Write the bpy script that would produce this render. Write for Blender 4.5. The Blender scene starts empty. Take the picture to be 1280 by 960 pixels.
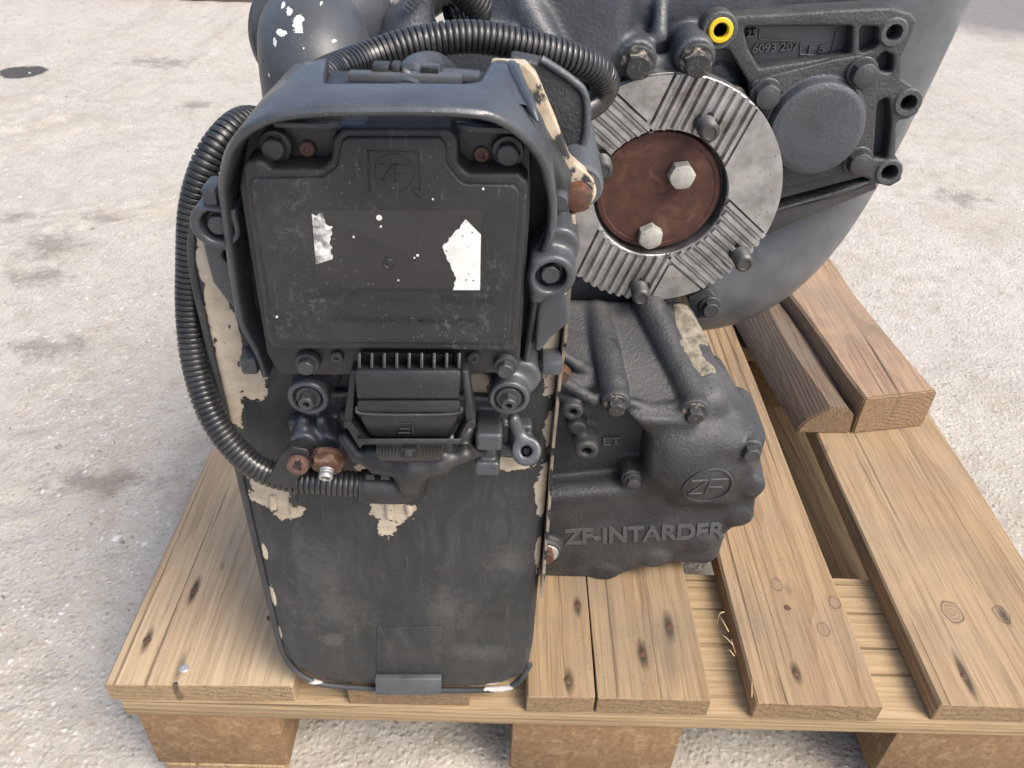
import bpy, bmesh, math, random
import numpy as np
from mathutils import Matrix, Vector
random.seed(7); RNG = np.random.default_rng(7)
sc = bpy.context.scene
COL = sc.collection

# ------------------------------------------------------------------ camera, light, exposure
GROUND = -144.0                       # working units are mm, origin at the pallet's front left top corner
CAM = np.array([299.5, -354.2, 576.6]); YAW, PITCH, ROLL, FPX = math.radians(1.244), math.radians(37.252), math.radians(2.539), 1007.2
def cam_axes():
    cy, sy, cp, sp = math.cos(YAW), math.sin(YAW), math.cos(PITCH), math.sin(PITCH)
    f = np.array([sy*cp, cy*cp, -sp]); r = np.array([cy, -sy, 0.0]); u = np.cross(r, f)
    cr, sr = math.cos(ROLL), math.sin(ROLL)
    return cr*r + sr*u, -sr*r + cr*u, f
AR, AU, AF = cam_axes()
def W(p): return ((p[0])*.001, p[1]*.001, (p[2]-GROUND)*.001)
cd = bpy.data.cameras.new('camera'); cam = bpy.data.objects.new('camera', cd); COL.objects.link(cam)
cd.sensor_width = 36; cd.lens = FPX/1280*36; cd.clip_start = .02; cd.clip_end = 500
cam.matrix_world = Matrix(((AR[0], AU[0], -AF[0], W(CAM)[0]), (AR[1], AU[1], -AF[1], W(CAM)[1]), (AR[2], AU[2], -AF[2], W(CAM)[2]), (0, 0, 0, 1)))
cd.dof.use_dof = True; cd.dof.focus_distance = .52; cd.dof.aperture_fstop = 26
sc.camera = cam
SUN_EL, SUN_AZ = math.radians(52), math.radians(128)      # azimuth clockwise from +Y
w = bpy.data.worlds.new('World'); sc.world = w; w.use_nodes = True
nt = w.node_tree; bg = nt.nodes['Background']; sky = nt.nodes.new('ShaderNodeTexSky')
sky.sky_type = 'NISHITA'; sky.sun_disc = False; sky.sun_elevation = SUN_EL; sky.sun_rotation = SUN_AZ
sky.dust_density = 5.5; sky.air_density = 1.0; sky.ozone_density = 1.5
nt.links.new(sky.outputs[0], bg.inputs[0]); bg.inputs[1].default_value = .15
sd = bpy.data.lights.new('sun', 'SUN'); sd.energy = 1.35; sd.angle = math.radians(28); sd.color = (1, .955, .88)
sun = bpy.data.objects.new('sun', sd); COL.objects.link(sun)
sv = Vector((math.sin(SUN_AZ)*math.cos(SUN_EL), math.cos(SUN_AZ)*math.cos(SUN_EL), math.sin(SUN_EL)))
sun.rotation_euler = sv.to_track_quat('Z', 'Y').to_euler(); sun.location = (0, 0, 5)
sc.view_settings.view_transform = 'Standard'; sc.view_settings.look = 'None'
sc.view_settings.exposure = .92; sc.view_settings.gamma = 1; sc.view_settings.use_curve_mapping = False
sc.render.engine = 'CYCLES'; sc.cycles.max_bounces = 5; sc.cycles.diffuse_bounces = 3; sc.cycles.glossy_bounces = 3; sc.cycles.transmission_bounces = 1; sc.cycles.caustics_reflective = False; sc.cycles.caustics_refractive = False

# ------------------------------------------------------------------ measuring helpers
def A(u, v, Y):                        # the point of the plane at depth Y that a sight line meets
    d = AR*((u-640)/FPX) - AU*((v-480)/FPX) + AF
    return CAM + d*((Y-CAM[1])/d[1])
def AZ(u, v, z):
    d = AR*((u-640)/FPX) - AU*((v-480)/FPX) + AF
    return CAM + d*((z-CAM[2])/d[2])
def poly(pts, Y): return [tuple(A(u, v, Y)[[0, 2]]) for u, v in pts]

# ------------------------------------------------------------------ materials
class NB:
    def __init__(s, name):
        s.m = bpy.data.materials.new(name); s.m.use_nodes = True; s.t = s.m.node_tree
        s.b = s.t.nodes['Principled BSDF']; s.co = s.t.nodes.new('ShaderNodeTexCoord').outputs['Object']
    def n(s, typ, ins=None, **kw):
        x = s.t.nodes.new('ShaderNode'+typ)
        for k, v in kw.items(): setattr(x, k, v)
        for k, v in (ins or {}).items():
            if isinstance(v, bpy.types.NodeSocket): s.t.links.new(v, x.inputs[k])
            else: x.inputs[k].default_value = v
        return x
    def math(s, op, a, b=0., c=None, clamp=False):
        ins = {0: a, 1: b}
        if c is not None: ins[2] = c
        return s.n('Math', ins, operation=op, use_clamp=clamp).outputs[0]
    def noise(s, scale, detail=4, rough=.55, vec=None, dist=0., out=0):
        detail = min(detail, 4)
        return s.n('TexNoise', {'Vector': vec or s.co, 'Scale': scale, 'Detail': detail, 'Roughness': rough, 'Distortion': dist}).outputs[out]
    def vor(s, scale, out='Distance', vec=None, feature='F1', rnd=1.):
        return s.n('TexVoronoi', {'Vector': vec or s.co, 'Scale': scale, 'Randomness': rnd}, feature=feature).outputs[out]
    def step(s, v, lo, hi, a=0., b=1.):
        return s.n('MapRange', {0: v, 1: lo, 2: hi, 3: a, 4: b}, clamp=True).outputs[0]
    def mix(s, f, a, b, mode='MIX'):
        x = s.t.nodes.new('ShaderNodeMix'); x.data_type = 'RGBA'; x.blend_type = mode
        for i, v in ((0, f), (6, a), (7, b)):
            if isinstance(v, bpy.types.NodeSocket): s.t.links.new(v, x.inputs[i])
            elif i and len(v) == 3: x.inputs[i].default_value = (*v, 1)
            else: x.inputs[i].default_value = v
        return x.outputs[2]
    def scalev(s, v, off=(0, 0, 0)):
        return s.n('Mapping', {'Vector': s.co, 'Location': off, 'Scale': v}).outputs[0]
    def bump(s, h, strength=.3, dist=.001, normal=None):
        ins = {'Height': h, 'Strength': strength, 'Distance': dist}
        if normal: ins['Normal'] = normal
        return s.n('Bump', ins).outputs[0]
    def blobs(s, lst, k=.5, nscale=120, axis='xz'):  # worn or shaded patches: an outline of its own for each, edges broken up by noise
        cur = None
        for (x, z, rx, rz) in lst:
            v = s.n('VectorMath', {0: s.co, 1: (x, 0, z) if axis == 'xz' else (x, z, 0)}, operation='SUBTRACT').outputs[0]
            v = s.n('VectorMath', {0: v, 1: (1/rx, 0, 1/rz) if axis == 'xz' else (1/rx, 1/rz, 0)}, operation='MULTIPLY').outputs[0]
            l = s.n('VectorMath', {0: v}, operation='LENGTH').outputs['Value']
            d = s.math('SUBTRACT', 1., l)
            cur = d if cur is None else s.math('MAXIMUM', cur, d)
        nz = s.math('MULTIPLY', s.math('SUBTRACT', s.math('ADD', s.noise(nscale, 4, .65), s.math('MULTIPLY', s.math('SUBTRACT', s.noise(nscale*3.3, 3, .6), .5), .35)), .5), k*2)
        return s.math('ADD', cur, nz)
    def done(s, col=None, rough=None, metal=0., normal=None, spec=.5, coat=0.):
        for key, v in (('Base Color', col), ('Roughness', rough), ('Metallic', metal), ('Specular IOR Level', spec), ('Normal', normal), ('Coat Weight', coat)):
            if v is None: continue
            if isinstance(v, bpy.types.NodeSocket): s.t.links.new(v, s.b.inputs[key])
            elif key == 'Base Color': s.b.inputs[key].default_value = (*v, 1)
            else: s.b.inputs[key].default_value = v
        return s.m

def dusty(s, c, amt=.35, dust=(.17, .165, .155), specks=True):
    """grime film, pale dust patches and tiny paint specks over a dark coat"""
    c = s.mix(s.step(s.noise(35, 5), .35, .7), c, tuple(x*.62 for x in c) if not isinstance(c, bpy.types.NodeSocket) else c)
    up = s.n('SeparateXYZ', {0: s.n('NewGeometry').outputs['Normal']}).outputs[2]
    f = s.math('MULTIPLY', s.step(s.noise(14, 6, .65, dist=.6), .45, .8), amt)
    f = s.math('ADD', f, s.math('MULTIPLY', s.step(up, .2, 1.), s.math('MULTIPLY', s.step(s.noise(60, 5), .3, .75), amt*.55)))
    c = s.mix(f, c, dust)
    if specks:
        sp = s.math('MULTIPLY', s.step(s.vor(380), .16, .08), s.step(s.noise(26, 3, .7), .50, .62))
        c = s.mix(s.math('MULTIPLY', sp, .55), c, (.30, .295, .285))
    return c
def m_paint(name, col, rough=.42, amt=.3, bumpk=.12, bs=220, grain=.0):
    s = NB(name); c = dusty(s, col, amt)
    r = s.step(s.noise(40, 4), .3, .75, rough-.08, rough+.2)
    h = s.math('ADD', s.noise(bs, 4), s.math('MULTIPLY', s.noise(bs*5, 2), .35))
    return s.done(c, r, 0., s.bump(h, bumpk*1.7, .0012), .6)
def m_cast(name, col, rough=.5, amt=.24, bk=.6):
    s = NB(name); c = dusty(s, col, amt)
    pt = s.n('NewGeometry').outputs['Pointiness']
    c = s.mix(s.step(pt, .53, .60, 0., .35), c, (.16, .165, .17))
    r = s.step(s.noise(55, 4), .3, .75, rough-.1, rough+.2)
    h = s.math('ADD', s.noise(420, 4, .65), s.math('MULTIPLY', s.noise(60, 3), .2))
    h = s.math('ADD', h, s.math('MULTIPLY', s.step(s.vor(190), .16, .05), .35))
    return s.done(c, r, 0., s.bump(h, bk, .0015), .6)
def m_wear(name, col, under, lst, rough=.45, k=.5, nscale=120, amt=.3, extra=None):
    s = NB(name); c = dusty(s, col, amt)
    mk = s.step(s.blobs(lst, k, nscale), .0, .03)
    uc = s.mix(s.step(s.noise(90, 4), .35, .7), under, tuple(x*.62 for x in under))
    uc = s.mix(s.step(s.vor(420), .16, .09), uc, (.03, .028, .026))
    c = s.mix(mk, c, uc)
    h = s.math('SUBTRACT', s.math('MULTIPLY', s.noise(230, 4), .3), mk)
    return s.done(c, s.step(mk, 0, 1, rough, .6), 0., s.bump(h, .35, .0008), .45)
def m_rust(name, a, b, c3, rough=.75, metal=0., sc_=60):
    s = NB(name); c = s.mix(s.step(s.noise(sc_, 6, .65), .35, .68), a, b)
    c = s.mix(s.step(s.noise(sc_*.45, 5, .6, dist=1.), .52, .68), c, c3)
    c = s.mix(s.step(s.vor(sc_*7), .18, .08, 0., .55), c, tuple(x*.45 for x in a))
    return s.done(c, s.step(s.noise(sc_*2), .3, .7, rough-.15, rough+.1), metal, s.bump(s.noise(sc_*8, 5, .7), .35, .0008), .3)
def m_steel(name, col=(.42, .42, .41), dark=(.16, .15, .14), rough=.38, metal=.85):
    s = NB(name); c = s.mix(s.step(s.noise(45, 6, .65), .38, .72), col, dark)
    c = s.mix(s.step(s.vor(160), .16, .06, 0., .6), c, (.07, .055, .045))
    c = s.mix(s.step(s.noise(18, 5, .6, dist=.8), .6, .75, 0., .5), c, (.13, .085, .055))
    return s.done(c, s.step(s.noise(120, 4), .3, .7, rough-.08, rough+.22), metal, s.bump(s.noise(600, 4), .15, .0006))
def m_plain(name, col, rough=.5, metal=0., spec=.5):
    s = NB(name); c = s.mix(s.step(s.noise(90, 5), .35, .7), col, tuple(x*.7 for x in col))
    return s.done(c, rough, metal, s.bump(s.noise(500, 3), .1, .0006), spec)

def m_wood(name, light, dark, axis=(0., -60.), ring=5., knots=(), stains=(), rough_end=True, seed=0., grime=.25, tilt=.03, paint=()):
    """solid wood: growth rings round a pith line along Y, so end grain shows arcs and the top shows streaks (coordinates in m)"""
    s = NB(name)
    wob = s.noise(1., 3, .5, vec=s.scalev((9, 1.3, 9), (seed, seed*.7, 0)), out=1)
    wob = s.n('VectorMath', {0: wob, 1: (.5, .5, .5)}, operation='SUBTRACT').outputs[0]
    wob = s.n('VectorMath', {0: wob, 1: (.03, 0, .03)}, operation='MULTIPLY').outputs[0]
    p = s.n('VectorMath', {0: s.co, 1: wob}, operation='ADD').outputs[0]
    kmask = None
    for (kx, ky, kr) in knots:
        v = s.n('VectorMath', {0: s.co, 1: (kx*.001, ky*.001, 0)}, operation='SUBTRACT').outputs[0]
        v = s.n('VectorMath', {0: v, 1: (1/(kr*.001), .72/(kr*.001), 0)}, operation='MULTIPLY').outputs[0]
        l = s.math('ADD', s.n('VectorMath', {0: v}, operation='LENGTH').outputs['Value'], s.math('MULTIPLY', s.math('SUBTRACT', s.noise(110, 3), .5), .7))
        kd = s.step(l, 0., 3.2, 1., 0.)
        kmask = l if kmask is None else s.math('MINIMUM', kmask, l)
        sx = s.n('SeparateXYZ', {0: v}).outputs[0]
        push = s.math('MULTIPLY', s.math('MULTIPLY', s.math('MULTIPLY', kd, kd), s.math('SIGN', sx)), -.008)
        p = s.n('VectorMath', {0: p, 1: s.n('CombineXYZ', {0: push}).outputs[0]}, operation='ADD').outputs[0]
    xyz = s.n('SeparateXYZ', {0: p}).outputs
    dx = s.math('SUBTRACT', s.math('ADD', xyz[0], s.math('MULTIPLY', xyz[1], tilt)), axis[0]*.001)
    dz = s.math('SUBTRACT', xyz[2], axis[1]*.001)
    r = s.math('SQRT', s.math('ADD', s.math('MULTIPLY', dx, dx), s.math('MULTIPLY', dz, dz)))
    ringv = s.math('FRACT', s.math('ADD', s.math('MULTIPLY', r, 1000/ring), s.math('MULTIPLY', s.noise(1, 3, vec=s.scalev((40, 4, 40))), 1.2)))
    late = s.math('MULTIPLY', s.step(ringv, .45, .93), s.step(ringv, 1., .95))
    fib = s.noise(1., 5, .7, vec=s.scalev((330, 9, 330), (seed, 0, 0)))
    broad = s.noise(1., 4, .6, vec=s.scalev((22, 2.2, 22), (seed*3, 0, 0)))
    c = s.mix(s.step(broad, .3, .72), light, tuple(l*.72+d*.28 for l, d in zip(light, dark)))
    c = s.mix(s.math('MULTIPLY', late, .55), c, dark)
    c = s.mix(s.step(fib, .46, .70, 0., .7), c, tuple(x*.60 for x in dark))
    c = s.mix(s.step(s.noise(1., 4, .65, vec=s.scalev((150, 3.5, 150), (seed*2, 0, 0))), .52, .7, 0., .4), c, tuple(l*.62 for l in light))
    # long checks and weathered grey
    chk = s.step(s.noise(1., 4, .6, vec=s.scalev((190, 1.2, 190), (seed*5, 0, 0))), .635, .665)
    c = s.mix(s.math('MULTIPLY', chk, .75), c, tuple(x*.35 for x in dark))
    c = s.mix(s.math('MULTIPLY', s.step(s.noise(7, 4, .7, dist=.6), .42, .75), grime*1.6), c, (.15, .125, .10))
    c = s.mix(s.step(s.noise(1., 4, .7, vec=s.scalev((30, 6, 30), (seed*4, 0, 0))), .55, .75, 0., .3), c, (.22, .185, .145))
    c = s.mix(s.math('MULTIPLY', s.step(s.vor(210), .16, .07), s.step(s.noise(11, 4), .52, .6, 0., .7)), c, (.05, .035, .025))
    if kmask is not None:
        kr_ = s.math('FRACT', s.math('MULTIPLY', kmask, 2.6))
        kc = s.mix(s.step(kr_, .2, .95), (.27, .20, .135), (.17, .115, .07))
        c = s.mix(s.step(kmask, 1.05, .8, 0., .8), c, kc)
        c = s.mix(s.math('MULTIPLY', s.step(kmask, .9, 1.), s.step(kmask, 1.22, 1.02, 0., .8)), c, (.06, .042, .03))
    for (ux, uy, w_, l_, d_) in stains:
        v = s.n('VectorMath', {0: s.co, 1: (ux*.001, uy*.001, 0)}, operation='SUBTRACT').outputs[0]
        v = s.n('VectorMath', {0: v, 1: (1000/w_, 1000/l_, 0)}, operation='MULTIPLY').outputs[0]
        l = s.math('ADD', s.n('VectorMath', {0: v}, operation='LENGTH').outputs['Value'], s.math('MULTIPLY', s.math('SUBTRACT', fib, .5), .9))
        c = s.mix(s.step(l, 1., .35, 0., d_), c, (.022, .016, .012))
    for (ux, uy, w_, l_) in paint:
        v = s.n('VectorMath', {0: s.co, 1: (ux*.001, uy*.001, 0)}, operation='SUBTRACT').outputs[0]
        v = s.n('VectorMath', {0: v, 1: (1000/w_, 1000/l_, 0)}, operation='MULTIPLY').outputs[0]
        l = s.math('ADD', s.n('VectorMath', {0: v}, operation='LENGTH').outputs['Value'], s.math('MULTIPLY', s.math('SUBTRACT', s.noise(120, 4), .5), 1.4))
        c = s.mix(s.step(l, 1., .95), c, (.018, .02, .024))
    # sawn end grain is coarser and darker: it soaks up dirt
    ny = s.math('ABSOLUTE', s.n('SeparateXYZ', {0: s.n('TexCoord').outputs['Normal']}).outputs[1])
    endm = s.step(ny, .5, .9)
    ec = s.mix(s.step(s.noise(260, 5, .7), .35, .7), (.29, .195, .11), (.12, .08, .046))
    c = s.mix(s.math('MULTIPLY', endm, .62), c, ec)
    h = s.math('ADD', s.math('MULTIPLY', fib, .6), s.math('MULTIPLY', late, .35))
    h = s.math('SUBTRACT', h, s.math('MULTIPLY', chk, .6))
    h = s.math('ADD', h, s.math('MULTIPLY', endm, s.noise(420, 4, .7)))
    return s.done(c, .74, 0., s.bump(h, .75, .0014), .25)

BLK = (.030, .033, .038)
M = {}
M['cast'] = m_cast('cast_black_paint', (.024, .0262, .030))
M['cast2'] = m_cast('cast_black_paint_smooth', (.046, .054, .066), .34, .18, .38)
M['plastic'] = m_paint('black_plastic', (.012, .013, .015), .38, .16, .10, 400)
s = NB('control_unit_plastic'); c = dusty(s, (.014, .015, .0175), .17)
scf = s.math('MULTIPLY', s.step(s.noise(300, 4, .7), .52, .66), s.step(s.noise(24, 3, .6, dist=.7), .50, .68)); c = s.mix(s.math('MULTIPLY', scf, .6), c, (.115, .117, .12))
scr = s.step(s.noise(1, 3, .6, vec=s.scalev((900, 40, 60), (.3, 0, .2))), .66, .72); c = s.mix(s.math('MULTIPLY', scr, .35), c, (.12, .12, .12))
M['ecu'] = s.done(c, s.step(s.noise(50, 4), .3, .75, .36, .62), 0., s.bump(s.math('ADD', s.noise(500, 3), s.math('MULTIPLY', s.noise(2000, 2), .35)), .28, .0012), .55)
M['rubber'] = m_paint('conduit_plastic', (.014, .0152, .0178), .30, .26, .05, 300)
M['bracket'] = m_paint('bracket_paint', (.050, .057, .068), .27, .18, .14, 260)
M['pipe'] = m_paint('grey_pipe_paint', (.085, .096, .110), .33, .28, .06, 120)
M['elbow'] = m_wear('elbow_paint', (.050, .055, .062), (.62, .60, .57), [(-.0, 0, .0001, .0001)], .34)
M['steel'] = m_steel('flange_steel', (.46, .46, .46), (.22, .215, .21), .36, .85)
M['steeldark'] = m_steel('stud_steel', (.10, .10, .10), (.045, .043, .042), .42, .7)
M['zinc'] = m_steel('zinc_bolt', (.46, .46, .42), (.26, .25, .22), .55, .45)
M['bright'] = m_plain('bright_steel', (.58, .57, .55), .42, .7)
M['bolt'] = m_paint('painted_bolt', (.034, .037, .042), .36, .35, .25, 300)
M['boltworn'] = m_rust('worn_bolt', (.040, .042, .045), (.05, .05, .05), (.42, .36, .28), .5, .1, 240)
M['boltrust'] = m_rust('rusty_bolt', (.055, .045, .042), (.16, .062, .03), (.30, .09, .03), .5, .1, 240)
M['nutrust'] = m_rust('rusty_nut', (.13, .068, .042), (.075, .042, .03), (.27, .18, .13), .6, .2, 260)
M['screwrust'] = m_rust('rusty_screw', (.15, .085, .07), (.11, .07, .06), (.19, .12, .10), .6, .2, 150)
M['rust'] = m_rust('rust_disc', (.085, .038, .028), (.052, .026, .021), (.125, .062, .042), .68, .05, 90)
M['beige'] = m_wear('beige_primer', (.46, .40, .30), (.035, .033, .032), [(.06, .20, .001, .001)], .55)
M['yellow'] = m_plain('yellow_plastic', (.75, .52, .02), .4)
M['white'] = None
M['hole'] = m_plain('dark_bore', (.012, .012, .012), .7)

# ------------------------------------------------------------------ mesh helpers (mm in, metres out, relative to the thing's base)
ROOT = [np.zeros(3)]
def S(v):
    v = np.asarray(v, dtype=float).reshape(-1, 3)
    return (v - ROOT[0])*.001
def finish(me, angle=38, smooth=True):
    if smooth:
        me.shade_smooth()
        if angle: me.set_sharp_from_angle(angle=math.radians(angle))
    return me
def mesh(name, verts, faces, angle=38, world=True):
    me = bpy.data.meshes.new(name); me.from_pydata((S(verts) if world else np.asarray(verts)*.001).tolist(), [], [list(f) for f in faces]); me.update()
    return finish(me, angle)
def obj(name, me, mat, parent=None, mw=None, label=None):
    o = bpy.data.objects.new(name, me); COL.objects.link(o)
    if mat is not None and not len(me.materials): me.materials.append(mat)
    if parent is not None: o.parent = parent
    if mw is not None: o.matrix_basis = mw
    if label: o['label'] = label
    return o
def thing(name, base, label, cat, group=None):
    o = bpy.data.objects.new(name, None); COL.objects.link(o); o.location = W(base); o.empty_display_size = .05
    o['label'] = label; o['category'] = cat
    if group: o['group'] = group
    ROOT[0] = np.array(base, float)
    return o
def frame(p, z=(0, -1, 0), up=(0, 0, 1), rot=0.):   # placement for a shared mesh: local +Z along z
    z = Vector(z).normalized(); up = Vector(up)
    x = up.cross(z).normalized(); y = z.cross(x)
    m = Matrix((x, y, z)).transposed()
    if rot: m = m @ Matrix.Rotation(rot, 3, 'Z')
    m = m.to_4x4(); m.translation = Vector(S(p)[0]); return m
def bm_mesh(name, bm, angle=38):
    me = bpy.data.meshes.new(name); bmesh.ops.recalc_face_normals(bm, faces=bm.faces[:]); bm.to_mesh(me); bm.free(); return finish(me, angle)
def fillet(pts, r, n=5):
    out = []; N = len(pts); rs = r if isinstance(r, (list, tuple)) else [r]*N
    for i in range(N):
        p0, p, p1 = (np.array(pts[j % N], float) for j in (i-1, i, i+1))
        a = p0-p; b = p1-p; la, lb = np.linalg.norm(a), np.linalg.norm(b); a /= la; b /= lb
        ang = math.acos(max(-1, min(1, float(a@b))))
        if rs[i] <= 0 or ang > 3.05: out.append(tuple(p)); continue
        t = min(rs[i]/math.tan(ang/2), la*.48, lb*.48)
        for k in range(n+1):
            s = k/n; q = (1-s)**2*(p+a*t) + 2*s*(1-s)*p + s*s*(p+b*t); out.append(tuple(q))
    return out
def circ(cx, cz, r, n=28, rz=None): return [(cx+r*math.cos(2*math.pi*k/n), cz+(rz or r)*math.sin(2*math.pi*k/n)) for k in range(n)]
def plate(name, polys, y0, y1, bev=1., res=2, angle=38):
    """outline (and holes) in the XZ plane, solid from y0 (front) to y1 (back), rounded edges"""
    cu = bpy.data.curves.new('t', 'CURVE'); cu.dimensions = '2D'; cu.fill_mode = 'BOTH'
    half = abs(y1-y0)/2; bev = min(bev, half*.95)
    cu.extrude = half-bev; cu.bevel_depth = bev; cu.bevel_resolution = res; cu.offset = -bev
    for pl in polys:
        sp = cu.splines.new('POLY'); sp.points.add(len(pl)-1)
        for k, (x, z) in enumerate(pl): sp.points[k].co = (x, z, 0, 1)
        sp.use_cyclic_u = True
    o = bpy.data.objects.new('t', cu); COL.objects.link(o)
    me = bpy.data.meshes.new_from_object(o.evaluated_get(bpy.context.evaluated_depsgraph_get()))
    bpy.data.objects.remove(o); bpy.data.curves.remove(cu)
    n = len(me.vertices); co = np.empty(n*3); me.vertices.foreach_get('co', co); co = co.reshape(-1, 3)
    new = np.stack([co[:, 0], (y0+y1)/2-co[:, 2], co[:, 1]], 1)
    me.vertices.foreach_set('co', S(new).ravel()); me.name = name
    bm = bmesh.new(); bm.from_mesh(me); bmesh.ops.remove_doubles(bm, verts=bm.verts[:], dist=2e-6); bmesh.ops.recalc_face_normals(bm, faces=bm.faces[:]); bm.to_mesh(me); bm.free(); me.materials.clear(); me.update()
    return finish(me, angle)
def box_bm(bm, c, s, bev=0., rot=None, seg=2):
    r = bmesh.ops.create_cube(bm, size=1.); vs = r['verts']
    for v in vs:
        p = Vector((v.co.x*s[0], v.co.y*s[1], v.co.z*s[2]))
        if rot is not None: p = rot @ p
        v.co = Vector(S(np.array(p)+np.array(c))[0])
    if bev > 0:
        es = list({e for v in vs for e in v.link_edges})
        bmesh.ops.bevel(bm, geom=es, offset=bev*.001, segments=seg, affect='EDGES', profile=.5)
def boxes(name, lst, bev=1., angle=38):
    bm = bmesh.new()
    for it in lst: box_bm(bm, it[0], it[1], it[3] if len(it) > 3 else bev, it[2] if len(it) > 2 else None)
    return bm_mesh(name, bm, angle)
def hexa(name, corners, bev=1.):      # eight corners: front face tl,tr,br,bl then back face in the same order
    bm = bmesh.new(); vs = [bm.verts.new(S(c)[0]) for c in corners]
    for f in ((0, 1, 2, 3), (7, 6, 5, 4), (0, 4, 5, 1), (1, 5, 6, 2), (2, 6, 7, 3), (3, 7, 4, 0)): bm.faces.new([vs[i] for i in f])
    if bev: bmesh.ops.bevel(bm, geom=bm.edges[:], offset=bev*.001, segments=2, affect='EDGES', profile=.5)
    return bm_mesh(name, bm)
def lathe(name, prof, n=32, p=None, z=(0, -1, 0), angle=38):
    """profile of (radius, height) turned round local Z; placed in the thing when p is given"""
    V = []; F = []
    for r, h in prof:
        for k in range(n): a = 2*math.pi*k/n; V.append((r*math.cos(a), r*math.sin(a), h))
    for i in range(len(prof)-1):
        for k in range(n): F.append((i*n+k, i*n+(k+1) % n, (i+1)*n+(k+1) % n, (i+1)*n+k))
    if prof[0][0] > 1e-6: F.append(tuple(range(n-1, -1, -1)))
    if prof[-1][0] > 1e-6: F.append(tuple((len(prof)-1)*n+k for k in range(n)))
    V = np.array(V, float)
    if p is not None:
        zz = Vector(z).normalized(); up = Vector((0, 0, 1)) if abs(zz.z) < .95 else Vector((0, 1, 0)); x = up.cross(zz).normalized(); y = zz.cross(x)
        V = np.array(p) + V[:, :1]*np.array(x) + V[:, 1:2]*np.array(y) + V[:, 2:]*np.array(zz)
        return mesh(name, V, F, angle)
    return mesh(name, V, F, angle, world=False)
def spline(pts, n=400):
    P = np.array(pts, float); P = np.vstack([2*P[0]-P[1], P, 2*P[-1]-P[-2]]); out = []
    for i in range(1, len(P)-2):
        t = np.linspace(0, 1, max(2, n//(len(P)-3)), endpoint=False)[:, None]
        a, b, c, d = P[i-1], P[i], P[i+1], P[i+2]
        out.append(.5*((2*b)+(c-a)*t+(2*a-5*b+4*c-d)*t*t+(3*b-a-3*c+d)*t**3))
    return np.vstack(out+[P[-2][None]])
def sweep(name, path, rad, n=20, caps=True, angle=38):
    P = np.asarray(path, float); T = np.gradient(P, axis=0); T /= np.linalg.norm(T, axis=1)[:, None]
    ref = np.array([0, 0, 1.]) if abs(T[0][2]) < .9 else np.array([0, 1., 0]); V = []; nrm = np.cross(T[0], ref); nrm /= np.linalg.norm(nrm)
    a = np.linspace(0, 2*math.pi, n, endpoint=False); rad = np.broadcast_to(rad, len(P)) if np.ndim(rad) == 0 or len(rad) == len(P) else np.interp(np.linspace(0, 1, len(P)), np.linspace(0, 1, len(rad)), rad)
    for i in range(len(P)):
        nrm = nrm - T[i]*(nrm@T[i]); nrm /= np.linalg.norm(nrm); b = np.cross(T[i], nrm)
        V.append(P[i] + rad[i]*(np.cos(a)[:, None]*nrm + np.sin(a)[:, None]*b))
    V = np.vstack(V); F = []
    for i in range(len(P)-1):
        for k in range(n): F.append((i*n+k, (i+1)*n+k, (i+1)*n+(k+1) % n, i*n+(k+1) % n))
    if caps: F.append(tuple(range(n))); F.append(tuple((len(P)-1)*n+k for k in range(n-1, -1, -1)))
    bm = bmesh.new(); me = mesh(name, V, F, None); bm.from_mesh(me); bmesh.ops.recalc_face_normals(bm, faces=bm.faces[:]); bm.to_mesh(me); bm.free()
    return finish(me, angle)
def conduit(name, pts, r, pitch=3.1, n=20):
    c = spline(pts, 800); L = np.concatenate([[0], np.cumsum(np.linalg.norm(np.diff(c, axis=0), axis=1))])
    k = int(L[-1]/pitch); s = []; rr = []
    for i in range(k):
        for f, q in ((0., .84), (.07, .97), (.15, 1.), (.74, 1.), (.82, .97), (.9, .84)): s.append((i+f)*pitch); rr.append(q*r)
    P = np.stack([np.interp(s, L, c[:, j]) for j in range(3)], 1)
    return sweep(name, P, np.array(rr), n, True, 50)
def text_me(name, body, w_, h_, d, shear=0., bold=.012):
    cu = bpy.data.curves.new('t', 'FONT'); cu.body = body; cu.extrude = .02; cu.offset = bold; cu.shear = shear
    o = bpy.data.objects.new('t', cu); COL.objects.link(o)
    me = bpy.data.meshes.new_from_object(o.evaluated_get(bpy.context.evaluated_depsgraph_get()))
    bpy.data.objects.remove(o); bpy.data.curves.remove(cu)
    co = np.empty(len(me.vertices)*3); me.vertices.foreach_get('co', co); co = co.reshape(-1, 3); lo, hi = co.min(0), co.max(0)
    co = (co-lo)/(hi-lo)*np.array([w_, h_, d]); me.vertices.foreach_set('co', (co*.001).ravel()); me.name = name; me.materials.clear(); me.update()
    return finish(me, 40)
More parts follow.
